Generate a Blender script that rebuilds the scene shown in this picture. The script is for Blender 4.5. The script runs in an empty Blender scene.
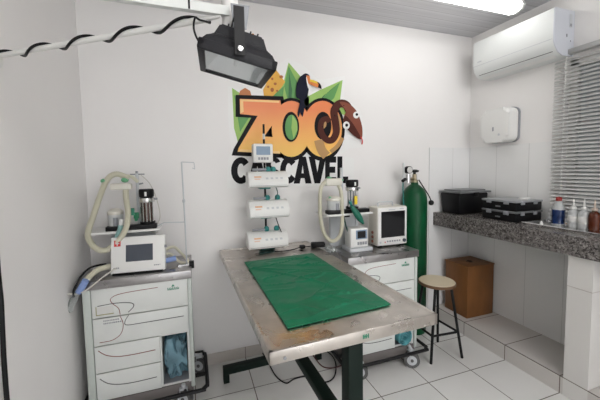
import bpy, bmesh, math, random
from mathutils import Vector, Matrix, noise
from mathutils.geometry import tessellate_polygon
from math import sin, cos, pi, radians as R
S = bpy.context.scene
C = S.collection

# ------------------------------------------------------------------ camera, world, exposure
CR = Vector((0.9443183, -0.3286371, -0.0161410))      # camera right
CU = Vector((0.0375943, 0.0590304, 0.9975480))        # camera up
CB = Vector((-0.3268785, -0.9426097, 0.0680994))      # camera back
CO = Vector((0, 0, 1.5))
FPX, CYP = 310.89, -10.365
cam = bpy.data.cameras.new('camera'); co = bpy.data.objects.new('camera', cam); C.objects.link(co)
m4 = Matrix((CR, CU, CB)).transposed().to_4x4(); m4.translation = CO; co.matrix_world = m4
cam.sensor_width = 36; cam.lens = 36 * FPX / 600; cam.shift_y = CYP / 600; cam.clip_start = .02
S.camera = co
S.view_settings.view_transform = 'Standard'; S.view_settings.look = 'None'
S.view_settings.exposure = 1.47; S.view_settings.gamma = 1
try: S.view_settings.use_curve_mapping = False
except Exception: pass
w = bpy.data.worlds.new('sky'); S.world = w; w.use_nodes = True
w.node_tree.nodes['Background'].inputs[0].default_value = (.97, .98, 1, 1)
w.node_tree.nodes['Background'].inputs[1].default_value = .9
TUBE = 2.7          # glow of the fluorescent diffusers

def at(px, py, **k):
    """a point of the room seen at a picture position, on the plane x=, y= or z="""
    d = -CB + CR * ((px - 300) / FPX) - CU * ((py - 200 - CYP) / FPX)
    (a, v), = k.items(); i = 'xyz'.index(a)
    return CO + d * ((v - CO[i]) / d[i])

# ------------------------------------------------------------------ materials
def mat(name, col, rough=.5, metal=0, emit=0, trans=0, alpha=1, coat=0, var=0, vscale=6, bump=0, bscale=40, ior=1.45, spec=.5, stretch=None):
    m = bpy.data.materials.new(name); m.use_nodes = True
    nt = m.node_tree; b = nt.nodes['Principled BSDF']
    c = (*col, 1)
    b.inputs['Base Color'].default_value = c; b.inputs['Roughness'].default_value = rough
    b.inputs['Metallic'].default_value = metal; b.inputs['IOR'].default_value = ior
    b.inputs['Transmission Weight'].default_value = trans; b.inputs['Alpha'].default_value = alpha
    b.inputs['Coat Weight'].default_value = coat; b.inputs['Specular IOR Level'].default_value = spec
    if emit:
        b.inputs['Emission Color'].default_value = c; b.inputs['Emission Strength'].default_value = emit
    if var or bump:
        tc = nt.nodes.new('ShaderNodeTexCoord'); mp = nt.nodes.new('ShaderNodeMapping')
        nt.links.new(tc.outputs['Object'], mp.inputs[0])
        if stretch: mp.inputs['Scale'].default_value = stretch
    if var:
        n = nt.nodes.new('ShaderNodeTexNoise'); n.inputs['Scale'].default_value = vscale; n.inputs['Detail'].default_value = 5
        nt.links.new(mp.outputs[0], n.inputs[0])
        r = nt.nodes.new('ShaderNodeValToRGB'); nt.links.new(n.outputs[0], r.inputs[0])
        r.color_ramp.elements[0].position = .3; r.color_ramp.elements[1].position = .7
        r.color_ramp.elements[0].color = (*[x * (1 - var) for x in col], 1); r.color_ramp.elements[1].color = (*[min(1, x * (1 + var)) for x in col], 1)
        nt.links.new(r.outputs[0], b.inputs['Base Color'])
    if bump:
        n = nt.nodes.new('ShaderNodeTexNoise'); n.inputs['Scale'].default_value = bscale; nt.links.new(mp.outputs[0], n.inputs[0])
        bp = nt.nodes.new('ShaderNodeBump'); bp.inputs['Strength'].default_value = bump; bp.inputs['Distance'].default_value = .01
        nt.links.new(n.outputs[0], bp.inputs['Height']); nt.links.new(bp.outputs[0], b.inputs['Normal'])
    return m

def tile_mat(name, col, grout, ax, sizes, offs, gw, rough=.15, var=.04):
    m = mat(name, col, rough); nt = m.node_tree; b = nt.nodes['Principled BSDF']; N = nt.nodes.new; L = nt.links.new
    g = N('ShaderNodeNewGeometry'); sp = N('ShaderNodeSeparateXYZ'); L(g.outputs['Position'], sp.inputs[0])
    def M(op, a, c=None, d=None):
        n = N('ShaderNodeMath'); n.operation = op
        for i, v in enumerate((a, c, d)):
            if v is None: continue
            if hasattr(v, 'is_linked') or hasattr(v, 'links'): L(v, n.inputs[i])
            else: n.inputs[i].default_value = v
        return n.outputs[0]
    masks, cells = [], []
    for a, s, o in zip(ax, sizes, offs):
        t = M('DIVIDE', M('SUBTRACT', sp.outputs['XYZ'.index(a)], o), s)
        fr = M('FRACT', t); cells.append(M('FLOOR', t))
        dist = M('MINIMUM', fr, M('SUBTRACT', 1.0, fr))
        masks.append(M('LESS_THAN', dist, gw / s / 2))
    mask = M('MAXIMUM', masks[0], masks[1])
    cb = N('ShaderNodeCombineXYZ'); L(cells[0], cb.inputs[0]); L(cells[1], cb.inputs[1])
    wn = N('ShaderNodeTexWhiteNoise'); L(cb.outputs[0], wn.inputs[0])
    ns = N('ShaderNodeTexNoise'); ns.inputs['Scale'].default_value = 5; L(g.outputs['Position'], ns.inputs[0])
    f = M('ADD', M('MULTIPLY', wn.outputs[0], var), M('MULTIPLY', ns.outputs[0], var * 1.5))
    k = M('SUBTRACT', 1.0, f)
    sc = N('ShaderNodeVectorMath'); sc.operation = 'SCALE'; sc.inputs[0].default_value = col; L(k, sc.inputs['Scale'])
    mx = N('ShaderNodeMix'); mx.data_type = 'RGBA'; L(mask, mx.inputs[0]); L(sc.outputs[0], mx.inputs[6]); mx.inputs[7].default_value = (*grout, 1)
    L(mx.outputs[2], b.inputs['Base Color'])
    rr = M('ADD', rough, M('MULTIPLY', mask, .6)); L(rr, b.inputs['Roughness'])
    bp = N('ShaderNodeBump'); bp.inputs['Strength'].default_value = .5; bp.inputs['Distance'].default_value = .002
    L(M('SUBTRACT', 1.0, mask), bp.inputs['Height']); L(bp.outputs[0], b.inputs['Normal'])
    return m

def granite_mat():
    m = mat('granite', (.3, .28, .27), .25); nt = m.node_tree; b = nt.nodes['Principled BSDF']; N = nt.nodes.new; L = nt.links.new
    tc = N('ShaderNodeTexCoord')
    v = N('ShaderNodeTexVoronoi'); v.inputs['Scale'].default_value = 125; L(tc.outputs['Object'], v.inputs[0])
    r = N('ShaderNodeValToRGB'); L(v.outputs['Color'], r.inputs[0]); e = r.color_ramp.elements
    e[0].position = 0; e[0].color = (.03, .028, .027, 1); e[1].position = 1; e[1].color = (.40, .38, .36, 1)
    for p, c in ((.3, (.09, .08, .078)), (.5, (.19, .175, .165)), (.75, (.25, .235, .225))):
        q = e.new(p); q.color = (*c, 1)
    n = N('ShaderNodeTexNoise'); n.inputs['Scale'].default_value = 35; n.inputs['Detail'].default_value = 4; L(tc.outputs['Object'], n.inputs[0])
    mx = N('ShaderNodeMix'); mx.data_type = 'RGBA'; mx.blend_type = 'MULTIPLY'; mx.inputs[0].default_value = .7
    L(r.outputs[0], mx.inputs[6]); r2 = N('ShaderNodeValToRGB'); L(n.outputs[0], r2.inputs[0])
    r2.color_ramp.elements[0].position = .35; r2.color_ramp.elements[0].color = (.35, .33, .33, 1); r2.color_ramp.elements[1].position = .6
    L(r2.outputs[0], mx.inputs[7]); L(mx.outputs[2], b.inputs['Base Color'])
    return m

def grad_mat(name, stops, z0, z1, rough=.4):
    """printed colour blend of the sticker artwork"""
    m = mat(name, stops[0][1], rough); nt = m.node_tree; b = nt.nodes['Principled BSDF']; N = nt.nodes.new; L = nt.links.new
    tc = N('ShaderNodeTexCoord'); sp = N('ShaderNodeSeparateXYZ'); L(tc.outputs['Object'], sp.inputs[0])
    mr = N('ShaderNodeMapRange'); L(sp.outputs[2], mr.inputs[0]); mr.inputs[1].default_value = z0; mr.inputs[2].default_value = z1
    r = N('ShaderNodeValToRGB'); L(mr.outputs[0], r.inputs[0]); e = r.color_ramp.elements
    e[0].position = stops[0][0]; e[0].color = (*stops[0][1], 1); e[1].position = stops[-1][0]; e[1].color = (*stops[-1][1], 1)
    for p, c in stops[1:-1]: q = e.new(p); q.color = (*c, 1)
    L(r.outputs[0], b.inputs['Base Color'])
    return m

def ceiling_mat():
    m = mat('ceiling_planks', (.37, .37, .39), .35); nt = m.node_tree; b = nt.nodes['Principled BSDF']; N = nt.nodes.new; L = nt.links.new
    g = N('ShaderNodeNewGeometry'); sp = N('ShaderNodeSeparateXYZ'); L(g.outputs['Position'], sp.inputs[0])
    mp = N('ShaderNodeMapping'); mp.inputs['Scale'].default_value = (.7, 26, 1); L(g.outputs['Position'], mp.inputs[0])
    n = N('ShaderNodeTexNoise'); n.inputs['Scale'].default_value = 1; n.inputs['Detail'].default_value = 3; L(mp.outputs[0], n.inputs[0])
    r = N('ShaderNodeValToRGB'); L(n.outputs[0], r.inputs[0])
    r.color_ramp.elements[0].position = .35; r.color_ramp.elements[0].color = (.50, .50, .52, 1)
    r.color_ramp.elements[1].position = .65; r.color_ramp.elements[1].color = (.62, .62, .64, 1)
    md = N('ShaderNodeMath'); md.operation = 'MULTIPLY'; md.inputs[1].default_value = 10.0; L(sp.outputs[1], md.inputs[0])
    fr = N('ShaderNodeMath'); fr.operation = 'FRACT'; L(md.outputs[0], fr.inputs[0])
    lt = N('ShaderNodeMath'); lt.operation = 'LESS_THAN'; lt.inputs[1].default_value = .05; L(fr.outputs[0], lt.inputs[0])
    mx = N('ShaderNodeMix'); mx.data_type = 'RGBA'; L(lt.outputs[0], mx.inputs[0]); L(r.outputs[0], mx.inputs[6]); mx.inputs[7].default_value = (.33, .33, .34, 1)
    L(mx.outputs[2], b.inputs['Base Color'])
    return m

def steel_mat(name, col, rough, stretch=(2, 2, 2)):
    m = mat(name, col, rough, metal=1, var=.15, vscale=4, stretch=stretch); nt = m.node_tree; b = nt.nodes['Principled BSDF']; N = nt.nodes.new; L = nt.links.new
    tc = N('ShaderNodeTexCoord'); n = N('ShaderNodeTexNoise'); n.inputs['Scale'].default_value = 7; n.inputs['Detail'].default_value = 6; n.inputs['Distortion'].default_value = 1.5
    L(tc.outputs['Object'], n.inputs[0]); mr = N('ShaderNodeMapRange'); L(n.outputs[0], mr.inputs[0])
    mr.inputs[1].default_value = .35; mr.inputs[2].default_value = .65; mr.inputs[3].default_value = rough - .07; mr.inputs[4].default_value = rough + .12; L(mr.outputs[0], b.inputs['Roughness'])
    return m

WALLP = mat('wall_paint', (.80, .785, .775), .55, var=.02, vscale=1.5, bump=.04, bscale=60)
WALLR = mat('wall_paint_right', (.80, .785, .77), .5, var=.02, vscale=2)
FLOORT = tile_mat('floor_tiles', (.77, .765, .745), (.13, .115, .10), 'XY', (.3832, .3755), (.3507, .162), .006, .14)
STEPT = tile_mat('step_tiles', (.62, .59, .56), (.15, .12, .10), 'YX', (.38, 3), (.149, 1.0), .006, .2)
SKIRT = tile_mat('skirting_tiles', (.62, .58, .54), (.2, .17, .15), 'XZ', (.3832, 2), (.3507, -1), .005, .25)
WTB = tile_mat('white_wall_tiles_back', (.82, .82, .82), (.56, .56, .55), 'XZ', (.284, 3), (.161, -.5), .004, .18, .02)
WTR = tile_mat('white_wall_tiles_right', (.82, .82, .81), (.56, .56, .55), 'YZ', (.29, 3), (.083, -.5), .004, .18, .02)
PILT = tile_mat('pillar_tiles', (.70, .685, .66), (.42, .38, .35), 'ZX', (.61, 2), (.12, 1), .004, .2, .02)
CEIL = ceiling_mat(); GRAN = granite_mat()
WHITE = mat('white_plastic', (.74, .74, .72), .35)
CREAM = mat('cream_plastic', (.66, .64, .57), .4)
OFFW = mat('white_painted_metal', (.66, .68, .66), .35, var=.03, vscale=8)
POSTM = mat('pale_green_grey_metal', (.50, .54, .51), .35)
GREYP = mat('grey_plastic', (.27, .28, .30), .45)
LGREY = mat('light_grey_plastic', (.52, .54, .56), .45)
BLACK = mat('black_plastic', (.006, .006, .007), .42, spec=.25)
BLKM = mat('black_painted_metal', (.009, .009, .010), .45, bump=.05, spec=.3)
CHARC = mat('charcoal_cast_metal', (.016, .016, .019), .5, spec=.3, bump=.15, bscale=120)
RUBBER = mat('grey_rubber', (.10, .10, .10), .6)
STEEL = steel_mat('worn_stainless_steel', (.56, .52, .48), .30)
STEELB = steel_mat('brushed_steel_band', (.38, .37, .37), .30, (1.5, 1.5, 8))
CHROME = mat('chrome', (.7, .7, .7), .18, metal=1)
DGREEN = mat('dark_green_paint', (.002, .009, .006), .5, spec=.25)
VINYL = mat('green_vinyl', (.003, .150, .070), .40, var=.12, vscale=5, spec=.28)
CYLG = mat('green_cylinder_paint', (.003, .062, .022), .32, var=.4, vscale=5, spec=.3)
TEAL = mat('teal_plastic', (.02, .20, .19), .4)
TEALF = mat('teal_fabric', (.10, .34, .38), .7, var=.3, vscale=14, bump=.3)
BLUEBAG = mat('blue_plastic_bag', (.17, .31, .38), .25, trans=.25, var=.35, vscale=9)
HOSE = mat('cream_corrugated_hose', (.68, .66, .53), .45, trans=.15)
CLEAR = mat('clear_plastic', (.88, .92, .92), .08, trans=.9, ior=1.3)
FROST = mat('frosted_plastic', (.78, .80, .80), .4, trans=.5)
BLUEC = mat('blue_connector', (.22, .31, .58), .4)
BAGT = mat('pale_teal_rubber', (.28, .48, .46), .5)
BAGG = mat('dark_green_rubber', (.01, .14, .09), .4)
GREENC = mat('green_connector', (.12, .38, .20), .4)
RED = mat('red_print', (.55, .03, .03), .4)
SCRG = mat('grey_screen', (.06, .07, .09), .15)
SCRB = mat('black_screen', (.008, .008, .010), .08)
SCRL = mat('blue_grey_lcd', (.20, .28, .38), .2)
REDLN = mat('dark_red_line', (.22, .05, .04), .5)
BLKLN = mat('dark_line', (.035, .035, .04), .5)
SEATW = mat('cream_laminate', (.62, .53, .38), .35, var=.05)
WOODE = mat('brown_wood_edge', (.13, .07, .035), .5)
CARDB = mat('brown_wood_panel', (.20, .08, .022), .5, var=.18, vscale=3, stretch=(3, 3, 1))
DARKH = mat('hole_shade_black', (.01, .008, .006), .9)
LIDG = mat('grey_translucent_lid', (.16, .165, .17), .4)
BLIND = mat('blind_slat', (.50, .50, .49), .4)
GLASS = mat('window_glass', (.9, .95, .95), .02, trans=1)
LGLASS = mat('lamp_glass', (.93, .96, .97), .04, trans=.95, ior=1.2)
REFL = mat('lamp_reflector', (.85, .86, .87), .35, metal=.25, bump=.1, bscale=60)
YEL = mat('yellow_label', (.75, .55, .03), .5)
ORANGE = mat('orange_label', (.72, .42, .24), .5)
PAPER = mat('paper_label', (.62, .62, .60), .6)
LBLUE = mat('blue_liquid', (.012, .035, .13), .2, trans=.3)
BROWNP = mat('amber_plastic', (.10, .02, .006), .25, trans=.2)
REDCAP = mat('red_cap', (.30, .03, .025), .4)
GLOW = mat('fluorescent_diffuser', (1, .985, .965), .5, emit=TUBE)
WIREL = mat('white_wire', (.55, .53, .48), .4)
BRASS = mat('worn_brass', (.42, .36, .25), .35, metal=1)
LOGOG = mat('brand_green', (.03, .22, .13), .5)
AMBIN = mat('dark_smoked_plastic', (.10, .05, .035), .2, trans=.3)

# ------------------------------------------------------------------ mesh helpers
def link(name, bm, mats, parent=None, smooth=False, loc=None):
    me = bpy.data.meshes.new(name)
    bmesh.ops.recalc_face_normals(bm, faces=bm.faces[:])
    bm.to_mesh(me); bm.free()
    for m in (mats if isinstance(mats, (list, tuple)) else [mats]): me.materials.append(m)
    if smooth:
        for p in me.polygons: p.use_smooth = True
        me.set_sharp_from_angle(angle=R(40))
    o = bpy.data.objects.new(name, me); C.objects.link(o)
    if parent: o.parent = parent
    if loc is not None:
        me.transform(Matrix.Translation(-Vector(loc))); o.location = loc
    return o
def local(o, root):
    """world-built part: move its mesh into the frame of its thing"""
    L0 = root.location if root.parent is None else root.parent.location
    o.data.transform(Matrix.Translation(-Vector(L0)))
    return o
def tag(o, label=None, cat=None, group=None, kind=None):
    if label: o['label'] = label
    if cat: o['category'] = cat
    if group: o['group'] = group
    if kind: o['kind'] = kind
    return o
def thing(name, label, cat, loc=(0, 0, 0), group=None, rz=0):
    o = bpy.data.objects.new(name, None); C.objects.link(o); o.location = loc; o.rotation_euler.z = rz
    o.empty_display_size = .1
    return tag(o, label, cat, group)
def NB(): return bmesh.new()
def box(bm, x0, x1, y0, y1, z0, z1, mi=0, bev=0, M=None, seg=2):
    vs = [bm.verts.new((x, y, z)) for x in (x0, x1) for y in (y0, y1) for z in (z0, z1)]
    fs = [bm.faces.new([vs[i] for i in q]) for q in ((0, 1, 3, 2), (4, 6, 7, 5), (0, 4, 5, 1), (2, 3, 7, 6), (0, 2, 6, 4), (1, 5, 7, 3))]
    for f in fs: f.material_index = mi
    if bev:
        es = list({e for f in fs for e in f.edges})
        r = bmesh.ops.bevel(bm, geom=es, offset=bev, segments=seg, affect='EDGES', profile=.5)
        vs = list({v for f in r['faces'] for v in f.verts} | {v for v in vs if v.is_valid})
        for f in r['faces']: f.material_index = mi
    if M is not None: bmesh.ops.transform(bm, matrix=M, verts=[v for v in vs if v.is_valid])
    return vs
def frame(d):
    d = d.normalized(); a = Vector((0, 0, 1)) if abs(d.z) < .9 else Vector((1, 0, 0))
    u = d.cross(a).normalized(); return u, d.cross(u)
def tube(bm, pts, r, n=8, mi=0, cap=True, closed=False):
    pts = [Vector(p) for p in pts]; rs = r if isinstance(r, (list, tuple)) else [r] * len(pts)
    N = len(pts); rings = []; u = None
    for i, p in enumerate(pts):
        if closed: d = pts[(i + 1) % N] - pts[i - 1]
        else: d = pts[min(i + 1, N - 1)] - pts[max(i - 1, 0)]
        d.normalize()
        if u is None: u, v = frame(d)
        else:
            u = (u - d * u.dot(d)).normalized(); v = d.cross(u)
        rings.append([bm.verts.new(p + (u * cos(2 * pi * k / n) + v * sin(2 * pi * k / n)) * rs[i]) for k in range(n)])
    for i in range(N if closed else N - 1):
        a, b = rings[i], rings[(i + 1) % N]
        for k in range(n):
            f = bm.faces.new((a[k], a[(k + 1) % n], b[(k + 1) % n], b[k])); f.material_index = mi
    if cap and not closed:
        f = bm.faces.new(rings[0][::-1]); f.material_index = mi; f = bm.faces.new(rings[-1]); f.material_index = mi
def cyl(bm, p0, p1, r0, r1=None, n=20, mi=0): tube(bm, [p0, p1], [r0, r0 if r1 is None else r1], n, mi)
def spline(pts, k=8, closed=False):
    pts = [Vector(p) for p in pts]; out = []; N = len(pts)
    g = (lambda i: pts[i % N]) if closed else (lambda i: pts[max(0, min(N - 1, i))])
    for i in range(N if closed else N - 1):
        a, b, c, d = g(i - 1), g(i), g(i + 1), g(i + 2)
        for j in range(k):
            t = j / k
            out.append(.5 * ((2 * b) + (c - a) * t + (2 * a - 5 * b + 4 * c - d) * t * t + (3 * b - a - 3 * c + d) * t ** 3))
    if not closed: out.append(pts[-1])
    return out
def hose(bm, pts, r=.011, n=10, mi=0, pitch=.007):
    """corrugated breathing hose"""
    s = spline(pts, 14); L = 0; acc = [0]
    for a, b in zip(s, s[1:]): L += (b - a).length; acc.append(L)
    N = max(8, int(L / pitch * 2)); out = []; j = 0
    for i in range(N + 1):
        t = L * i / N
        while j < len(acc) - 2 and acc[j + 1] < t: j += 1
        f = (t - acc[j]) / max(1e-9, acc[j + 1] - acc[j]); out.append(s[j].lerp(s[j + 1], f))
    tube(bm, out, [r * (1.0 if i % 2 else .84) for i in range(N + 1)], n, mi)
def lathe(bm, prof, n=24, c=(0, 0, 0), mi=0, M=None):
    rings = []; allv = []
    for r, z in prof:
        ring = [bm.verts.new((c[0] + r * cos(2 * pi * k / n), c[1] + r * sin(2 * pi * k / n), c[2] + z)) for k in range(n)] if r > 1e-6 else [bm.verts.new((c[0], c[1], c[2] + z))]
        rings.append(ring); allv += ring
    for a, b in zip(rings, rings[1:]):
        for k in range(n):
            if len(a) == 1 and len(b) == 1: break
            if len(a) == 1: vs = (a[0], b[k], b[(k + 1) % n])
            elif len(b) == 1: vs = (a[k], a[(k + 1) % n], b[0])
            else: vs = (a[k], a[(k + 1) % n], b[(k + 1) % n], b[k])
            f = bm.faces.new(vs); f.material_index = mi
    for q in (rings[0], rings[-1]):
        if len(q) > 2: f = bm.faces.new(q); f.material_index = mi
    if M is not None: bmesh.ops.transform(bm, matrix=M, verts=allv)
def prism(bm, poly, h0, h1, plane='xy', mi=0):
    """polygon in a plane extruded between h0 and h1 along the third axis"""
    f = {'xy': lambda a, b, h: (a, b, h), 'xz': lambda a, b, h: (a, h, b), 'yz': lambda a, b, h: (h, a, b)}[plane]
    A = [bm.verts.new(f(a, b, h0)) for a, b in poly]; B = [bm.verts.new(f(a, b, h1)) for a, b in poly]
    q = [bm.faces.new(A), bm.faces.new(B)]
    for i in range(len(poly)): q.append(bm.faces.new((A[i], A[(i + 1) % len(A)], B[(i + 1) % len(B)], B[i])))
    for x in q: x.material_index = mi
def rrect(x0, x1, y0, y1, r, n=5):
    out = []
    for cx, cy, a in ((x1 - r, y1 - r, 0), (x0 + r, y1 - r, 90), (x0 + r, y0 + r, 180), (x1 - r, y0 + r, 270)):
        for i in range(n + 1): t = R(a + 90 * i / n); out.append((cx + r * cos(t), cy + r * sin(t)))
    return out
def B(name, m, parent, *a, bev=0, smooth=None, **k):
    bm = NB(); box(bm, *a, bev=bev, **k); return link(name, bm, m, parent, bool(bev) if smooth is None else smooth)
def T(name, m, parent, pts, r, n=8, **k):
    bm = NB(); tube(bm, pts, r, n, **k); return link(name, bm, m, parent, True)
def struct(name, bm, m): return tag(link(name, bm, m), kind='structure')

# ------------------------------------------------------------------ room
XL, XR, YB, YF, ZC = -.664, 2.654, 2.417, -2.8, 2.755
bm = NB(); box(bm, XL - .1, XR + .1, YF - .1, YB + .1, -.1, 0); struct('floor', bm, FLOORT)
bm = NB(); box(bm, XL - .1, XR + .1, YF - .1, YB + .1, ZC, ZC + .1); struct('ceiling', bm, CEIL)
bm = NB(); box(bm, XL - .1, XR + .1, YB, YB + .1, 0, ZC); struct('wall_back', bm, WALLP)
bm = NB(); box(bm, XL - .1, XL, YF, YB, 0, ZC); struct('wall_left', bm, WALLP)
DX0, DX1, DZ = -.1, 2.2, 2.3      # opening added behind the camera to let in fill daylight
bm = NB(); box(bm, XL - .1, DX0, YF - .1, YF, 0, ZC); box(bm, DX1, XR + .1, YF - .1, YF, 0, ZC); box(bm, DX0, DX1, YF - .1, YF, DZ, ZC); struct('wall_front', bm, WALLP)
bm = NB()
for a in ((DX0 - .05, DX0, 0, DZ + .05), (DX1, DX1 + .05, 0, DZ + .05), (DX0, DX1, DZ, DZ + .05)): box(bm, a[0], a[1], YF - .02, YF + .02, a[2], a[3])
struct('added_doorway', bm, WHITE)  # frame of the added fill-light opening
WY0, WY1, WZ0, WZ1 = .15, 1.59, 1.10, 2.27
bm = NB()
box(bm, XR, XR + .15, WY1, YB, 0, ZC); box(bm, XR, XR + .15, YF, WY0, 0, ZC)
box(bm, XR, XR + .15, WY0, WY1, 0, WZ0); box(bm, XR, XR + .15, WY0, WY1, WZ1, ZC)
struct('wall_right', bm, WALLR)
# glazed tile skin of the walls beside and below the counter
bm = NB(); box(bm, 2.149, XR, YB - .008, YB, 0, 1.678); struct('trim_1', bm, WTB)
bm = NB(); box(bm, XR - .008, XR, WY1 + .04, YB - .008, 0, 1.678); box(bm, XR - .008, XR, YF, WY1 + .04, 0, 1.075); struct('trim_2', bm, WTR)
bm = NB(); box(bm, XL, 2.149, YB - .012, YB, 0, .082); struct('baseboard_back', bm, SKIRT)
bm = NB(); box(bm, XL, XL + .012, YF, YB - .012, 0, .082); struct('baseboard_left', bm, tile_mat('skirting_tiles_left', (.62, .58, .54), (.2, .17, .15), 'YZ', (.3755, 2), (.162, -1), .005, .25))
# window
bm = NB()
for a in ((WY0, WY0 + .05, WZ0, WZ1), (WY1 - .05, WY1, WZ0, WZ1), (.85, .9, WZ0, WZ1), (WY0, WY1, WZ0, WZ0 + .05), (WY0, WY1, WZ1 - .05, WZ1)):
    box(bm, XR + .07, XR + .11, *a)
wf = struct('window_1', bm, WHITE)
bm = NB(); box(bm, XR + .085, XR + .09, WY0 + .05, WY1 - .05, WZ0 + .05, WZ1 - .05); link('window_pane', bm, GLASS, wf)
# unseen enclosure added outside the window to darken the blind's gaps
bm = NB(); box(bm, 3.7, 3.8, YF, YB + .5, -.1, 3.2); box(bm, XR + .16, 3.7, YF, YB + .5, 2.9, 3.0); box(bm, XR + .16, 3.7, YF, YB + .5, -.1, 0); box(bm, XR + .16, 3.7, YB + .4, YB + .5, 0, 2.9); box(bm, XR + .16, 3.7, YF, YF + .1, 0, 2.9); struct('added_shade_box', bm, mat('shade_box_grey', (.35, .36, .36), .8))
# raised tiled step under the counter
XS, HS = 2.229, .118
bm = NB(); box(bm, XS, XR - .008, YF + .3, YB - .008, 0, HS); tag(struct('trim_3', bm, STEPT), 'low tiled step running along the right wall under the counter')
bm = NB(); box(bm, XS - .0012, XS + .003, YF + .3, YB - .008, HS - .003, HS + .0008); tag(struct('trim_5', bm, mat('dark_grout', (.10, .08, .07), .8)), 'dark grout line along the step edge')
# pillar
bm = NB(); box(bm, XS - .001, XR - .008, 1.137, 1.27, 0, .93); tag(struct('trim_4', bm, PILT), 'white tiled pillar carrying the granite counter')

# ------------------------------------------------------------------ counter
bm = NB(); box(bm, 2.2, XR - .008, YF + .3, YB - .008, 1.03, 1.056, bev=.003); box(bm, 2.2, 2.229, YF + .3, YB - .008, .932, 1.031, bev=.002)
tag(link('countertop', bm, GRAN), 'speckled grey granite countertop along the right wall on a tiled pillar', 'countertop')

# ------------------------------------------------------------------ fluorescent fixture by the air conditioner, plus added fill lights
GLOWB = mat('fill_light_diffuser', (1, .985, .965), .5, emit=TUBE * 4.2)  # stronger glow, only for the added fill lights
def fixture(x0, y, label, glow=GLOW):
    t = thing('ceiling_light', label, 'ceiling light', (x0, y, ZC), 'fluorescent ceiling fittings')
    bm = NB(); box(bm, 0, 1.25, -.06, .06, -.025, -.0005, bev=.005); link('housing', bm, WHITE, t, True)
    bm = NB(); prof = [(-.055, -.0255), (-.062, -.045), (-.05, -.075), (0, -.088), (.05, -.075), (.062, -.045), (.055, -.0255)]
    prism(bm, prof, .02, 1.23, 'yz'); link('diffuser', bm, glow, t, True)
    for a, b in ((.0, .02), (1.23, 1.25)):
        bm = NB(); prism(bm, [(y_ * 1.08, z_ * 1.04 - (-.0005 if 0 else 0)) for y_, z_ in prof], a, b, 'yz'); link('end_cap', bm, WHITE, t, True)
    return t
fixture(1.17, 1.80, 'long glowing fluorescent ceiling light near the air conditioner')
fixture(.1, .3, 'added fill ceiling light above the near end of the operating table')  # added out of frame to raise the general fill
fixture(.25, -.9, 'added fill ceiling light over the left half of the room behind the camera', GLOWB)  # added behind the camera for soft, even light
fixture(1.38, -1.3, 'added fill ceiling light over the right half of the room behind the camera', GLOWB)  # also an added fill light, out of view
fixture(.5, -2.0, 'added fill ceiling light farthest behind the camera', GLOWB)  # last of the unseen lights added for fill

# ------------------------------------------------------------------ air conditioner
t = thing('air_conditioner', 'white split air conditioner mounted high on the right wall beside the blind', 'air conditioner', (XR, 1.537, 2.28))
YA = .665
def acprof(s=0): return [(0, 0), (-.12, 0), (-.165, .018), (-.200, .062), (-.214, .095), (-.214, .305), (-.204, .318), (0, .318)]
bm = NB(); prism(bm, [(a, b) for a, b in acprof()], .006, YA, 'xz'); body = link('body', bm, mat('satin_white_plastic', (.72, .74, .73), .65, spec=.25), t, True)
bm = NB(); prism(bm, acprof(), 0, .006, 'xz'); link('end_panel', bm, mat('bluish_white_plastic', (.56, .58, .63), .4), t, True)
bm = NB(); box(bm, -.055, -.03, -.003, 0, .20, .29); sl = link('side_label', bm, LGREY, t)
bm = NB(); box(bm, -.052, -.033, -.004, -.003, .205, .225); link('printed_block', bm, GREYP, sl)
bm = NB(); box(bm, -.085, -.075, -.003, 0, .13, .15); link('side_clip', bm, GREYP, t)
bm = NB(); box(bm, -.042, -.035, -.003, 0, .1, .11); link('side_screw', bm, GREYP, t)
bm = NB(); prism(bm, [(-.112, -.006), (-.170, .022), (-.168, .027), (-.11, 0)], .04, YA - .03, 'xz'); link('air_flap', bm, WHITE, t)
bm = NB(); box(bm, -.174, -.166, .03, YA - .03, .026, .034, M=None); link('air_slot', bm, BLACK, t)
bm = NB(); box(bm, -.216, -.214, .58, .62, .13, .14); link('brand_mark', bm, LGREY, t)
bm = NB(); box(bm, -.2155, -.214, .01, YA - .005, .103, .107); link('panel_seam', bm, LGREY, t)

# ------------------------------------------------------------------ soap / towel dispenser
t = thing('paper_towel_dispenser', 'white rounded paper towel dispenser on the right wall above the black boxes', 'dispenser', (XR, 2.05, 1.85))
bm = NB(); prism(bm, rrect(-.142, .138, -.152, .150, .055, 6), -.02, -.0005, 'yz'); link('back_plate', bm, GREYP, t, True)
bm = NB(); prism(bm, rrect(-.135, .135, -.15, .145, .055, 6), -.13, -.0205, 'yz')
es = [e for e in bm.edges if abs(e.verts[0].co.x + .13) < 1e-4 and abs(e.verts[1].co.x + .13) < 1e-4]
bmesh.ops.bevel(bm, geom=es, offset=.03, segments=4, affect='EDGES', profile=.5)
cv = link('cover', bm, WHITE, t, True)
bm = NB(); box(bm, -.1315, -.13, .0, .015, -.05, -.015, bev=0); link('sight_window', bm, GREYP, t)
bm = NB(); cyl(bm, (-.1325, -.05, -.085), (-.13, -.05, -.085), .01); link('lock', bm, LGREY, t, True)

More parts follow.
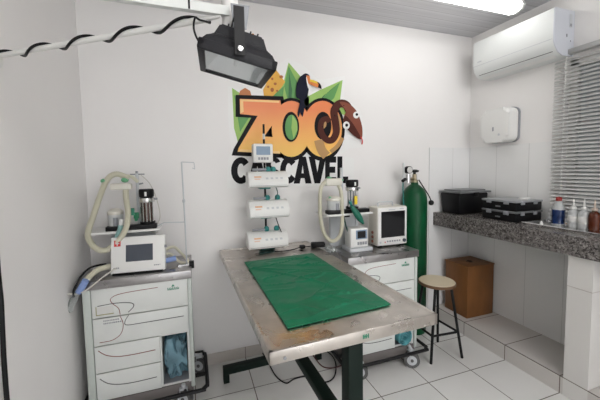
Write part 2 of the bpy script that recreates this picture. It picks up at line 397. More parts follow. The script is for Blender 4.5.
# ------------------------------------------------------------------ venetian blind
t = thing('venetian_blind', 'grey horizontal slat blind covering the window at the right edge', 'blind', (XR, .85, 1.075))
BY0, BY1 = -.70, .782
bm = NB(); box(bm, -.06, -.015, BY0, BY1, 1.215, 1.25, bev=.003); link('head_rail', bm, mat('blind_rail', (.40, .40, .39), .4), t, True)
bm = NB(); zz = .03; NS = 43; ang = R(46)
for i in range(NS):
    z = .025 + i * (1.18 / NS); dx, dz = .0133 * cos(ang), .0133 * sin(ang)
    A = [(-.0375 - dx, z - dz), (-.0375, z + .0015), (-.0375 + dx, z + dz), (-.0375, z + .0008)]
    prism(bm, A, BY0, BY1, 'xz')
tag(link('slats', bm, BLIND, t), kind='stuff')
bm = NB(); box(bm, -.055, -.02, BY0, BY1, 0, .015); link('bottom_rail', bm, LGREY, t)
for y in (.70, .25, -.3):
    bm = NB(); cyl(bm, (-.0525, y, .01), (-.0525, y, 1.22), .0022, n=6); link('ladder_cord', bm, WHITE, t, True)

# ------------------------------------------------------------------ zoo mural sticker on the back wall
t = thing('wall_logo', 'large ZOO CASCAVEL sticker with toucan, snake and green leaves on the back wall', 'wall sign', (.84, YB, 1.85))
LAY = [0]
def art(name, polys, m, smooth_=False, lift=None, one=None):
    """flat printed pieces: every piece a part, except strips that make one piece together"""
    LAY[0] += 1; k = LAY[0] if lift is None else lift
    one = (len(polys) > 1 and len(polys[0]) == 4 and len(polys) > 6) if one is None else one
    for grp in ([polys] if one else [[pl] for pl in polys]):
        bm = NB()
        for pl in grp:
            P = [at(px, py, y=YB) for px, py in pl]
            V = [Vector((p.x - .84, -.0007 * k - .0008, p.z - 1.85)) for p in P]
            vs = [bm.verts.new(v) for v in V]
            for a, b, c_ in tessellate_polygon([[Vector((v.x, v.z, 0)) for v in V]]):
                if len({a, b, c_}) == 3: bm.faces.new((vs[a], vs[b], vs[c_]))
        bmesh.ops.remove_doubles(bm, verts=bm.verts[:], dist=1e-5)
        for f in bm.faces:
            f.normal_update()
            if f.normal.y > 0: f.normal_flip()
        me = bpy.data.meshes.new(name); bm.to_mesh(me); bm.free(); me.materials.append(m)
        o = bpy.data.objects.new(name, me); C.objects.link(o); o.parent = t
def sm(poly, k=6):
    return [(p.x, p.y) for p in spline([(a, b, 0) for a, b in poly], k, closed=True)]
def ell(cx, cy, rx, ry, n=28, rot=0):
    return [(cx + rx * cos(a) * cos(rot) - ry * sin(a) * sin(rot), cy + rx * cos(a) * sin(rot) + ry * sin(a) * cos(rot)) for a in [2 * pi * i / n for i in range(n)]]
def ribbon(path, wd, k=8):
    s = spline([(a, b, 0) for a, b in path], k); Lf, Rt = [], []
    for i, p in enumerate(s):
        d = (s[min(i + 1, len(s) - 1)] - s[max(i - 1, 0)]).normalized(); n = Vector((-d.y, d.x, 0))
        h = (wd(i / (len(s) - 1)) if callable(wd) else wd) / 2
        Lf.append(p + n * h); Rt.append(p - n * h)
    return [[(Lf[i].x, Lf[i].y), (Lf[i + 1].x, Lf[i + 1].y), (Rt[i + 1].x, Rt[i + 1].y), (Rt[i].x, Rt[i].y)] for i in range(len(s) - 1)]
STW = mat('sticker_white', (.80, .80, .79), .4)
INK = mat('black_ink', (.006, .006, .008), .5, spec=.15)
LG1 = mat('leaf_light_green', (.30, .50, .12), .5); LG2 = mat('leaf_mid_green', (.10, .30, .08), .5); LG3 = mat('leaf_dark_green', (.035, .14, .05), .5)
art('backing', [[(228, 86), (246, 92), (262, 88), (276, 66), (288, 58), (304, 66), (318, 80), (345, 76), (344, 98), (360, 110), (366, 134), (362, 148), (350, 148), (338, 156), (354, 158), (354, 186), (227, 188), (228, 160), (231, 150), (228, 120)]], STW)
art('leaf', [[(232, 88), (246, 97), (256, 120), (240, 150), (234, 128)], [(288.5, 62.5), (300, 76), (309, 98), (309, 112), (262, 108), (266, 97), (283, 84)],
               [(342.5, 80), (340, 100), (330, 112), (300, 112), (305, 98), (320, 90)], [(352, 118), (352, 112), (330, 100), (330, 110)]], LG1)
art('leaf_shade', [[(234, 95), (241, 102), (250, 116), (240, 132)], [(288.5, 66), (297, 82), (299, 106), (289, 106), (284, 86)], [(340, 82), (330, 90), (318, 103), (326, 106), (334, 98)], [(270, 98), (284, 86), (282, 104)]], LG2)
art('leaf_vein', [[(289, 72), (292, 90), (291, 104), (288, 104)], [(340, 83), (326, 94), (319, 102), (323, 96)]], LG3)
art('giraffe', [[(249, 35), (253, 33.5), (256, 37), (258, 47), (269, 60), (276, 70), (285, 82), (281, 88), (271, 98), (264, 98), (263, 90), (266, 84), (262, 74), (254, 60), (250, 46)]], mat('giraffe_yellow', (.72, .38, .05), .5))
art('giraffe_muzzle', [[(238, 98), (240, 91), (245, 88), (250, 91), (252, 98)]], mat('muzzle_orange', (.50, .18, .06), .5))
art('giraffe_spot', [ell(281, 77, 2, 1.6, 8), ell(275, 84, 1.6, 1.4, 8), ell(272, 90, 1.8, 2.2, 8), ell(268, 87, 1.2, 1.2, 8), ell(277, 91, 1.2, 1, 8), ell(272, 79, 1.2, 1.4, 8), ell(252.5, 36, 2, 2, 10)], mat('giraffe_brown', (.36, .10, .02), .5))
Zo = [(235.5, 95), (283, 96.5), (286, 112), (270, 133), (284, 134), (284, 158), (231.5, 155.5), (233.5, 149), (251, 118), (235.5, 117)]
art('letter_outline', [Zo, ell(291, 129.5, 22.5, 31.5, 36), ell(322, 129.5, 22.5, 31.5, 36)], INK)
OR = grad_mat('orange_print', [(0, (.88, .58, .12)), (.45, (.86, .42, .10)), (1, (.78, .22, .07))], -.28, .13)
art('letter_z', [[(239.5, 99), (280, 100.5), (282, 111), (264, 136.6), (280, 137.5), (280, 153.8), (237.5, 151.8), (238.5, 148), (257.5, 116), (240, 114.2)]], OR)
art('letter_z_highlight', [[(240, 99.4), (279, 101), (279, 103), (243, 101.6), (243.5, 112), (240, 113.8)], [(240, 149.3), (279, 151.3), (280, 153.8), (237.5, 151.8)]], mat('pale_orange_print', (.88, .58, .24), .5))
art('letter_o', [ell(291, 129, 19.5, 28, 36)], OR)
art('letter_o_second', [ell(322, 129, 19.5, 28, 36)], OR)
art('letter_hole', [ell(290.5, 127, 8.3, 15, 28), ell(322.5, 126, 8.5, 14, 28)], INK)
art('letter_o_leaf', [ell(291, 127.5, 6.3, 12.6, 24)], LG2)
art('letter_o_leaf_light', [[(292, 115), (296.5, 122), (297, 130), (293, 139), (291, 128)]], LG1)
SNK = mat('snake_brown', (.075, .018, .012), .5, spec=.2); SNL = mat('snake_red_brown', (.20, .045, .02), .5); TAN = mat('snake_tan', (.46, .26, .10), .5)
art('snake_belly', ribbon([(318, 140), (321, 150), (326, 156)], 9) + ribbon([(330, 152), (337, 146), (342, 138)], 4) + [ell(322, 124, 4, 5, 12), [(336, 112), (340, 118), (340, 130), (335, 128)]], TAN)
art('snake_body', ribbon([(350, 113), (345, 105), (338, 104.5), (333.5, 112), (335, 124), (335.5, 133), (331.5, 140), (325.5, 139.5), (320.5, 132), (321, 122), (326, 119), (329, 122)], lambda u: 8.5 - 3.5 * u), SNK)
art('snake_head', [sm([(339, 102.5), (347, 103.5), (354, 109), (358.5, 117), (361.5, 128), (361, 138.5), (356, 138), (349, 131), (343, 123), (343.5, 116), (345, 111)])], SNL)
art('snake_jaw', [sm([(344, 116), (350, 121), (356, 130), (360.5, 139), (354, 136.5), (348, 131), (343.5, 125)])], SNK)
art('snake_tongue', ribbon([(360, 137), (361.5, 141), (361, 144.5)], 1.2), RED)
art('snake_eye', [ell(355.3, 115.3, 3, 3.4, 16), ell(345.5, 125.6, 3.4, 4, 16)], STW)
art('snake_pupil', [ell(355.9, 114.8, 1.3, 1.4, 12), ell(345.8, 125.4, 1.5, 1.6, 12), ell(334, 116, .6, .6, 6), ell(343, 106, .6, .6, 6), ell(331, 138, .6, .6, 6), ell(322, 127, .6, .6, 6)], INK)
art('toucan_body', [sm([(302, 75.5), (305, 74), (308.5, 76), (308.5, 82), (308, 90), (306.5, 97), (303.5, 101.5), (303.8, 108), (301.8, 117), (299.5, 113), (298, 117.5), (297, 113), (299.3, 101), (295.6, 97), (295.8, 86), (298.6, 78.5)])], mat('toucan_navy', (.007, .008, .024), .5, spec=.15))
art('toucan_throat', [sm([(305.5, 78), (308, 77), (309, 82), (308, 89), (306.6, 86)])], STW)
art('toucan_beak', [[(305.6, 76), (309, 76.5), (309.3, 80), (312.5, 80.5), (317.5, 82.8), (320.3, 86.5), (320.7, 89.6), (317, 88), (312, 86.3), (307.5, 84), (306.5, 80)]], mat('beak_orange', (.68, .20, .04), .5))
art('toucan_beak_tip', [[(316.2, 82.4), (318.5, 83.4), (320.4, 86.5), (320.8, 89.8), (317, 88), (317.8, 85)]], INK)
art('toucan_beak_stripe', [[(309.5, 80), (312.8, 80.7), (316, 82.4), (317, 84.5), (312.5, 83), (309, 82)]], YEL)
# CASCAVEL lettering, each letter in a unit box (u right, v up)
def LT(px0, px1, polys, yt=157.2, yb=184.0):
    return [[(px0 + (px1 - px0) * u, (yt + (yb - yt) * (1 - v)) - .8 * ((px0 + (px1 - px0) * u) - 231) / 115) for u, v in pl] for pl in polys]
def arc(cx, cy, rx, ry, a0, a1, th_x, th_y, n=12):
    q = []
    for i in range(n):
        a, b = R(a0 + (a1 - a0) * i / n), R(a0 + (a1 - a0) * (i + 1) / n)
        q.append([(cx + rx * cos(a), cy + ry * sin(a)), (cx + rx * cos(b), cy + ry * sin(b)), (cx + (rx - th_x) * cos(b), cy + (ry - th_y) * sin(b)), (cx + (rx - th_x) * cos(a), cy + (ry - th_y) * sin(a))])
    return q
Cq = arc(.52, .5, .52, .5, 38, 322, .34, .24, 18)
Aq = [[(0, 0), (.32, 1), (.68, 1), (1, 0), (.66, 0), (.60, .2), (.40, .2), (.34, 0)]]
Ah = [[(.44, .38), (.5, .68), (.56, .38)]]
Sq = arc(.5, .72, .48, .28, 20, 270, .32, .17, 14) + arc(.5, .28, .48, .28, 90, -160, .32, .17, 14)
Vq = [[(0, 1), (.34, 1), (.5, .42), (.66, 1), (1, 1), (.66, 0), (.34, 0)]]
Eq = [[(0, 0), (0, 1), (1, 1), (1, .77), (.42, .77), (.42, .62), (.92, .62), (.92, .39), (.42, .39), (.42, .23), (1, .23), (1, 0)]]
Lq = [[(0, 0), (0, 1), (.46, 1), (.46, .25), (1, .25), (1, 0)]]
for nm, a, b, q in (('c', 231, 250, Cq), ('a', 248, 266.5, Aq), ('s', 265.5, 281, Sq), ('c', 280, 296.5, Cq), ('a', 293.5, 311.5, Aq), ('v', 308.5, 326, Vq), ('e', 325, 336, Eq), ('l', 337.2, 348, Lq)):
    art('letter_' + nm, LT(a, b, q), INK, lift=3)
art('letter_counter', LT(248, 266.5, Ah) + LT(293.5, 311.5, Ah), STW, lift=4)

# ------------------------------------------------------------------ operating table
TA = .0314
tb = thing('operating_table', 'worn stainless steel veterinary operating table with a green mat on top', 'table', (0, 0, 0), rz=TA)
TX0, TX1, TY0, TY1, TZ = .247, .957, .952, 2.36, .90
bm = NB()
rim = .016
box(bm, TX0 + .002, TX1 - .002, TY0 + .002, TY1 - .002, TZ - .012, TZ - .003)
for a in ((TX0, TX0 + rim, TY0, TY1), (TX1 - rim, TX1, TY0, TY1), (TX0, TX1, TY0, TY0 + rim), (TX0, TX1, TY1 - rim, TY1)):
    box(bm, *a, TZ - .046, TZ, bev=.003)
top = link('tabletop', bm, STEEL, tb, True)
CX = .602
def LEGB(name, *a): return B(name, DGREEN, tb, *a, bev=.003)
LEGB('leg', CX - .032, CX + .032, 1.0, 1.06, .10, TZ - .047)
LEGB('leg', CX - .032, CX + .032, 2.14, 2.20, .10, TZ - .047)
B('stretcher', DGREEN, tb, CX - .03, CX + .03, 1.06, 2.14, .395, .44, bev=.003)
for y in (1.0, 2.14):
    bm = NB(); box(bm, .225, .98, y, y + .05, .06, .11, bev=.003); box(bm, .225, .265, y, y + .05, 0.0, .062, bev=.002); box(bm, .94, .98, y, y + .05, 0.0, .062, bev=.002)
    link('floor_rail', bm, DGREEN, tb, True)
B('underframe', DGREEN, tb, CX - .02, CX + .02, 1.06, 2.14, TZ - .047, TZ - .013)
bm = NB()
p = [(.60, TZ - .030), (.635, TZ - .030), (.635, TZ - .012), (.60, TZ - .012)]
for i, (a, b) in enumerate(((.602, .606), (.609, .613), (.616, .620), (.624, .628))): box(bm, a, b, TY0 - .0012, TY0 - .0002, TZ - .031, TZ - .014)
box(bm, .602, .628, TY0 - .0012, TY0 - .0002, TZ - .024, TZ - .021)
link('painted_mark', bm, LOGOG, tb)
bm = NB(); lathe(bm, [(0, 0), (.006, 0), (.006, .003), (0, .004)], 12, M=Matrix.Translation((.30, TY0 - .0005, TZ - .03)) @ Matrix.Rotation(R(90), 4, 'X')); link('screw', bm, GREYP, tb, True)

# green vinyl mat
def grid_sheet(name, corners, nx, ny, th, f, m, label, cat, edge_r=0):
    a, b, c, d = [Vector(p) for p in corners]     # near-left, near-right, far-right, far-left
    bm = NB(); top, bot = [], []
    for j in range(ny + 1):
        for i in range(nx + 1):
            u, v = i / nx, j / ny
            p = (a.lerp(b, u)).lerp(d.lerp(c, u), v)
            h = f(u, v)
            top.append(bm.verts.new(p + Vector((0, 0, th + h)))); bot.append(bm.verts.new(p + Vector((0, 0, h * .9 if h > 0 else 0))))
    W_ = nx + 1
    for j in range(ny):
        for i in range(nx):
            k = j * W_ + i
            bm.faces.new((top[k], top[k + 1], top[k + W_ + 1], top[k + W_])); bm.faces.new((bot[k], bot[k + W_], bot[k + W_ + 1], bot[k + 1]))
    def side(ks):
        for x, y in zip(ks, ks[1:]): bm.faces.new((top[x], bot[x], bot[y], top[y]))
    side(list(range(W_))); side([ny * W_ + i for i in range(W_)]); side([j * W_ for j in range(ny + 1)]); side([j * W_ + nx for j in range(ny + 1)])
    loc = (a + b + c + d) / 4
    return tag(link(name, bm, m, None, True, loc=loc), label, cat)
def wr(u, v):
    n = noise.noise(Vector((u * 2.0, v * 6 + u * 1.2, 1.3)))
    n2 = noise.noise(Vector((u * 6, v * 17 + u * 5, 4.1)))
    n3 = noise.noise(Vector((u * 16, v * 22 - u * 7, 9.1)))
    ridge = 0
    for sd, fu, fv, sl, wd in ((2, 1.1, 5.0, 1.2, 9), (7, 1.6, 7.5, -.8, 12), (12, .8, 3.6, 2.2, 12)):
        ridge += max(0, 1 - abs(noise.noise(Vector((u * fu + sd, v * fv + u * sl, sd * 1.7)))) * wd) ** 2
    e = min(1, min(u, 1 - u, v, 1 - v) * 12)
    return (.004 + .005 * n + .0022 * n2 + .0010 * n3 + .0065 * ridge) * (.15 + .85 * e)
grid_sheet('table_mat', [(.318, 1.084, .9), (.797, 1.116, .9), (.778, 2.008, .9), (.299, 1.976, .9)], 90, 130, .005, lambda u, v: max(0, wr(u, v)), VINYL,
           'wrinkled dark green vinyl mat lying on the steel table', 'mat')

# ------------------------------------------------------------------ infusion pumps on their pole
PY = 2.27
st = thing('pump_stand', 'black upright pole with teal clamp base carrying the stacked pumps', 'stand', (.515, PY, .90))
B('base', mat('dark_teal', (.01, .09, .09), .4), st, -.055, .055, -.045, .045, 0.0, .022, bev=.006)
bm = NB(); cyl(bm, (0, .015, .02), (0, .015, .93), .008, n=12); link('pole', bm, BLACK, st, True)
bm = NB(); cyl(bm, (0, .015, .82), (0, .015, .86), .0095, n=12); link('tape', bm, PAPER, st, True)
def pump(x0, x1, z0, z1, label, k):
    W_, H_ = x1 - x0, z1 - z0
    t = thing('infusion_pump', label, 'infusion pump', ((x0 + x1) / 2, PY - .03, z0), 'stacked infusion pumps')
    h = W_ / 2
    bm = NB(); prism(bm, [(-.115, .012), (-.10, 0), (.02, 0), (.02, H_ - .01), (-.05, H_ - .004), (-.085, H_ - .02), (-.118, H_ * .45)], -h, h, 'yz')
    bmesh.ops.bevel(bm, geom=[e for e in bm.edges], offset=.005, segments=2, affect='EDGES'); link('housing', bm, WHITE, t, True)
    def fr(name, x, u0, u1, z0_, z1_, m):      # marks on the sloping front
        def y(z): return -.118 + (.033) * max(0, (z - H_ * .45)) / (H_ * .55 - .02) - .001
        bm = NB(); P = [(x, y(z0_), z0_), (x + u1, y(z0_), z0_), (x + u1, y(z1_), z1_), (x, y(z1_), z1_)]
        v = [bm.verts.new(p) for p in P] + [bm.verts.new((p[0], p[1] + .002, p[2])) for p in P]
        for q in ((0, 1, 2, 3), (7, 6, 5, 4), (0, 4, 5, 1), (1, 5, 6, 2), (2, 6, 7, 3), (3, 7, 4, 0)): bm.faces.new([v[i] for i in q])
        return link(name, bm, m, t)
    fr('orange_stripe', -h + .04, 0, .05, H_ * .60, H_ * .68, ORANGE)
    fr('label', -h + .04, 0, .04, H_ * .48, H_ * .54, mat('pale_orange_label', (.70, .50, .40), .5))
    for q in range(4): fr('key', -h + .12 + q * .035, 0, .018, H_ * .50, H_ * .60, LGREY)
    bm = NB(); box(bm, -h + .012, h - .012, -.1145, -.113, .014, .03); link('lower_strip', bm, GREYP, t)
    # syringe carriage on top
    bm = NB(); cyl(bm, (-h + .04, -.045, H_ + .008), (-h + .15, -.045, H_ + .008), .009, n=12); link('syringe', bm, GREYP, t, True)
    for x in (.0, .075) if k else (.01, .05):
        bm = NB(); lathe(bm, [(0, 0), (.014, 0), (.02, .008), (.019, .026), (.010, .036), (0, .037)], 14, c=(x, -.04, H_ - .008)); link('knob', bm, TEAL, t, True)
    bm = NB(); box(bm, -.05, .03, -.03, .0365, -.014, .0, bev=.003); cl = link('clamp', bm, TEAL, t, True)
    return t
for i, (a, b, lab) in enumerate((((247, 171), (287, 187), 'white infusion pump with teal knobs, topmost of the three wide ones'),
                                 ((248, 200), (288, 217), 'white infusion pump with teal knobs, middle of the stacked three'),
                                 ((247, 232), (287, 247), 'white infusion pump with teal knobs, lowest of three just above table'))):
    A = at(a[0], a[1], y=PY - .08); Q = at(b[0], b[1], y=PY - .14)
    pump(A.x, Q.x + .012, Q.z, A.z, lab, i)
t = thing('compact_pump', 'small white pump with blue display at the top of the pump stack', 'pump', (.485, PY - .02, 1.545))
B('housing', WHITE, t, -.072, .072, -.07, .0, 0, .135, bev=.012)
B('display', SCRL, t, -.05, .05, -.0725, -.069, .055, .115)
bm = NB()
for i in range(4): box(bm, -.038 + i * .02, -.023 + i * .02, -.0725, -.069, .02, .038)
link('keys', bm, GREYP, t)
B('clamp', BLACK, t, .01, .05, 0, .0265, .03, .09, bev=.003)
# infusion lines
bm = NB()
pts = [(.56, 2.17, 1.39), (.575, 2.15, 1.33), (.56, 2.16, 1.28)]
tube(bm, spline(pts, 6), .0035, 6); tag(link('infusion_line', bm, mat('dark_line_tube', (.03, .08, .08), .4), None, True, loc=pts[0]), 'thin dark tube hanging between the upper and middle pump', 'tube')
bm = NB(); pts = [(.555, 2.17, 1.18), (.575, 2.15, 1.10), (.60, 2.16, 1.04)]
tube(bm, spline(pts, 6), .0035, 6); tag(link('infusion_line', bm, BLACK, None, True, loc=pts[0]), 'thin black tube hanging between the middle and lowest pump', 'tube')

# ------------------------------------------------------------------ anaesthesia carts
CW, CD, CH = .57, .36, .88
def swoosh(bm, pts, y, r, mi):
    tube(bm, [Vector((p.x, y, p.y)) for p in spline([(a, b, 0) for a, b in pts], 8)], r, 6, mi)
def cart(name, loc, label, off, full):
    t = thing(name, label, 'medical cart', loc)
    # shell: sides, back, bottom, top inner, divider
    bm = NB()
    box(bm, .03, .045, .012, CD, .15, .84); box(bm, CW - .035, CW - .02, .012, CD, .15, .84)
    box(bm, .03, CW - .02, CD - .012, CD, .15, .84); box(bm, .03, CW - .02, .02, CD, .15, .165)
    box(bm, .375, .385, .014, CD, .16, .485); box(bm, .38, CW - .03, .014, CD, .478, .49)
    link('cabinet', bm, OFFW, t)
    bm = NB(); box(bm, .375, CW - .02, .015, CD - .013, .1655, .169); link('cubby_floor', bm, GREYP, t)
    # countertop
    bm = NB(); box(bm, -.015, CW + .005, -.015, CD + .01, CH - .05, CH, bev=.003); link('countertop', bm, STEELB, t, True)
    # posts
    B('post', POSTM, t, -.012, .028, -.004, .035, .12, CH - .05, bev=.006)
    B('post', POSTM, t, CW - .022, CW + .002, -.004, .03, .12, CH - .05, bev=.006)
    B('post', POSTM, t, -.005, .028, CD - .03, CD, .12, CH - .05, bev=.004)
    B('post', POSTM, t, CW - .022, CW + .0, CD - .03, CD, .12, CH - .05, bev=.004)
    # plinth
    B('plinth', mat('grey_brown_metal', (.16, .145, .14), .45), t, .0, CW - .01, .005, CD, .085, .15, bev=.004)
    # fronts
    def fascia(nm, x0, x1, z0, z1): return B(nm, OFFW, t, x0, x1, 0.0, .014, z0, z1, bev=.002)
    a = fascia('top_panel', .031, CW - .024, .657, .828)
    d1 = fascia('drawer', .031, CW - .024, .492, .651)
    d2 = fascia('drawer', .031, .376, .328, .486)
    d3 = fascia('drawer', .031, .376, .158, .322)
    # printed curves on the fronts
    bm = NB()
    swoosh(bm, [(.50 - .12, .795), (.19, .786), (.13, .765), (.135, .735), (.165, .70), (.172, .66)], -.0005, .0018, 0)
    swoosh(bm, [(.06, .728), (.15, .733), (.23, .722), (.245, .70), (.215, .668)], -.0005, .002, 1)
    link('printed_curve', bm, [REDLN, BLKLN], a, True)
    bm = NB()
    swoosh(bm, [(.172, .65), (.185, .60), (.17, .545), (.125, .515), (.06, .512)], -.0005, .0018, 0)
    swoosh(bm, [(.215, .65), (.195, .615), (.205, .592), (.30, .590), (CW - .05, .592)], -.0005, .002, 1)
    link('printed_curve', bm, [REDLN, BLKLN], d1, True)
    bm = NB(); swoosh(bm, [(.05, .465), (.09, .43), (.15, .41), (.23, .405), (.35, .408)], -.0005, .0022, 0); link('printed_curve', bm, REDLN, d2, True)
    bm = NB(); swoosh(bm, [(.05, .295), (.09, .258), (.15, .238), (.23, .232), (.35, .235)], -.0005, .0022, 0); link('printed_curve', bm, BLKLN, d3, True)
    # gauge strip, small lettering blocks
    bm = NB(); box(bm, .05, .055, -.0015, 0, .675, .725); box(bm, .05, .14, -.0015, 0, .672, .678); box(bm, .055, .14, -.001, 0, .679, .722, mi=1); link('label_frame', bm, [mat('olive_frame', (.35, .34, .2), .5), PAPER], a)
    rnd = random.Random(4)
    bm = NB()
    for r_, (x0, x1) in enumerate(((.085, .16), (.085, .185))):
        x = x0
        while x < x1: w_ = rnd.uniform(.004, .009); box(bm, x, x + w_, -.001, 0, .632 - r_ * .016, .640 - r_ * .016); x += w_ + .003
    link('small_print', bm, GREYP, d1)
    # green brand mark: triangle over a short word
    bm = NB(); prism(bm, [(.455, .788), (.475, .788), (.465, .803)], -.0012, 0, 'xz')
    for i in range(5):
        x = .433 + i * .0135; box(bm, x, x + .004, -.0012, 0, .768, .784); box(bm, x, x + .0115, -.0012, 0, .768, .772); box(bm, x + .008, x + .0115, -.0012, 0, .768, .781)
    link('brand_mark', bm, LOGOG, a)
    # bumper rail around the foot
    bm = NB(); zz = .12
    tube(bm, spline([(p[0], p[1], zz) for p in rrect(-.05, CW + .075, -.055, CD + .015, .06, 4)], 2, closed=True), .0125, 10, closed=True)
    for x in (.06, CW - .06):
        cyl(bm, (x, -.05, zz), (x, .03, zz), .009, n=8)
    box(bm, -.05, .02, .1, .13, .108, .12); box(bm, CW - .03, CW + .07, .1, .13, .108, .12)
    link('bumper_rail', bm, BLKM, t, True)
    for x, y in ((.07, -.015), (CW - .07, -.035 if not full else -.0), (.07, CD - .07), (CW + .03, CD - .04)):
        CM = Matrix.Translation((x, y, 0)) @ Matrix.Rotation(R(62), 4, 'Z') @ Matrix.Translation((-x, -y, 0))
        bm = NB(); cyl(bm, (x - .014, y, .058), (x + .014, y, .058), .058, n=28); cyl(bm, (x - .0155, y, .058), (x + .0155, y, .058), .036, n=24, mi=1); cyl(bm, (x - .019, y, .058), (x + .019, y, .058), .012, n=12, mi=0); bmesh.ops.transform(bm, matrix=CM, verts=bm.verts[:])
        c_ = link('caster', bm, [RUBBER, LGREY], t, True)
        bm = NB(); box(bm, x - .024, x - .020, y - .015, y + .02, .045, .13); box(bm, x + .020, x + .024, y - .015, y + .02, .045, .13); box(bm, x - .024, x + .024, y - .018, y + .03, .117, .13, bev=.002); cyl(bm, (x, y, .13), (min(x, CW - .03), min(max(y, .0), CD), .15), .012, n=10)
        link('fork', bm, LGREY, c_)
    return t
LC = (-.600, 2.025, 0); RC = (1.003, 1.88, 0)
cl = cart('anesthesia_cart', LC, 'pale anesthesia cart by the left wall with vaporizer, hoses and white drawers', 0, True)
cr = cart('anesthesia_cart', RC, 'white anesthesia cart between the operating table and green gas cylinder', 0, False)

def loc_(c, p): return Vector(p) - Vector(c)
def hz(t, c, name, path, r, m, y=None, **k):
    """hose through picture positions at stated depths"""
    P = [loc_(c, at(a, b, y=d)) for a, b, d in path]
    bm = NB()
    if m is HOSE: hose(bm, P, r, **k)
    else: tube(bm, spline(P, 8), r, 8)
    return link(name, bm, m, t, True)

# upper works of the left cart (local x z from the cart's front left foot)
def upper(t, c, sx0, sx1, bx0, bx1, mx, zs, y0, y1, vap, can, left):
    bm = NB(); box(bm, sx0, sx1, y0, y1, zs - .015, zs, bev=.004); sh = link('shelf', bm, WHITE, t, True)
    B('black_bar', BLACK, t, bx0, bx1, y0 + .01, y0 + .07, zs, zs + .028, bev=.004)
    bm = NB()
    for x in (sx0 + .10, sx1 - .06): box(bm, x, x + .02, y1 - .05, y1 - .02, CH, zs - .015)
    box(bm, sx0 + .11, sx1 - .05, y1 - .035, y1 - .03, CH + .01, zs - .02)
    link('shelf_support', bm, LGREY, t)
    ym = y0 + .10
    bm = NB(); box(bm, mx - .009, mx + .009, ym, ym + .02, zs, vap[4], bev=.003); ms = link('mast', bm, LGREY, t, True)
    if left:
        bm = NB(); cyl(bm, (mx - .04, ym + .01, vap[4] - .006), (mx + .045, ym + .01, vap[4] - .006), .004, n=8); cyl(bm, (mx, ym + .01, vap[4]), (mx, ym + .01, vap[4] + .015), .008, n=8); link('crossbar', bm, GREYP, ms, True)
        bm = NB(); cyl(bm, (mx + .01, ym + .01, vap[4] - .07), (mx + .035, ym + .005, vap[4] - .065), .005, n=8); link('peg', bm, GREYP, ms, True)
    # flowmeter green block
    bm = NB(); box(bm, mx - .028, mx + .004, ym - .02, ym, zs + .06, zs + .10, bev=.004); cyl(bm, (mx - .012, ym - .03, zs + .055), (mx - .012, ym - .01, zs + .055), .010, n=10); link('green_valve', bm, mat('valve_green', (.02, .22, .10), .4), t, True)
    # vaporizer
    vx0, vx1, vz0, vz1, _ = vap; vc = (vx0 + vx1) / 2; vr = (vx1 - vx0) / 2; vy = y0 + .06; H_ = vz1 - vz0
    bm = NB()
    lathe(bm, [(0, 0), (vr * .95, 0), (vr * .98, .012), (vr * .75, .018), (vr * .75, H_ * .08)], 24, c=(vc, vy, vz0), mi=0)
    for k in range(5):
        a = R(-150 + k * 30); cyl(bm, (vc + vr * .82 * cos(a), vy + vr * .82 * sin(a), vz0 + .01), (vc + vr * .82 * cos(a), vy + vr * .82 * sin(a), vz0 + H_ * .62), .0045, n=6, mi=1)
    vb = link('vaporizer', bm, [BLKM, CHROME], t, True)
    bm = NB(); lathe(bm, [(0, 0), (vr * .68, 0), (vr * .68, H_ * .56), (0, H_ * .56)], 20, c=(vc, vy, vz0 + .015)); link('sight_glass', bm, AMBIN if left else GREYP, vb, True)
    bm = NB(); lathe(bm, [(0, 0), (vr * .96, 0), (vr, .006), (vr, H_ * .12), (vr * .9, H_ * .13), (0, H_ * .13)], 24, c=(vc, vy, vz0 + H_ * .62)); link('collar', bm, CHROME, vb, True)
    bm = NB(); lathe(bm, [(0, 0), (vr * .85, 0), (vr * .95, .006), (vr * .95, H_ * .2), (vr * .86, H_ * .235), (0, H_ * .24)], 24, c=(vc, vy, vz0 + H_ * .76)); box(bm, vc - .006, vc + .006, vy - vr * .95 - .003, vy - vr * .8, vz0 + H_ * .80, vz0 + H_ * .92, mi=1); link('dial', bm, [BLACK, WHITE], vb, True)
    bm = NB(); cyl(bm, (vc + vr * .9, vy, vz0 + H_ * .70), (vc + vr * 1.35, vy, vz0 + H_ * .70), .007, n=8); link('inlet', bm, GREYP, vb, True)
    # absorber canister
    cx, cz0, cz1, cr_ = can; cy = y0 + .07; Hc = cz1 - cz0
    bm = NB(); lathe(bm, [(0, 0), (cr_, 0), (cr_, Hc * .75), (0, Hc * .75)], 22, c=(cx, cy, cz0)); ab = link('absorber', bm, FROST, t, True)
    bm = NB(); lathe(bm, [(0, 0), (cr_ * 1.08, 0), (cr_ * 1.08, Hc * .15), (cr_ * .6, Hc * .28), (0, Hc * .28)], 22, c=(cx, cy, cz0 + Hc * .75)); link('lid', bm, CREAM, ab, True)
    bm = NB(); lathe(bm, [(0, 0), (cr_ * .45, 0), (cr_ * .45, Hc * .6), (0, Hc * .6)], 14, c=(cx + cr_ * .1, cy - cr_ * .62, cz0 + .002)); link('inner_chamber', bm, GREYP, ab, True)
    return ms
upper(cl, LC, -.012, .392, .088, .375, .262, 1.132, .13, .33, (.272, .366, 1.162, 1.385, 1.485), (.135, 1.134, 1.262, .042), True)
upper(cr, RC, -.11, .27, -.09, .25, .065, 1.165, .13, .33, (.078, .178, 1.195, 1.41, 1.50), (-.02, 1.167, 1.29, .050), False)
c = LC; y = 2.2
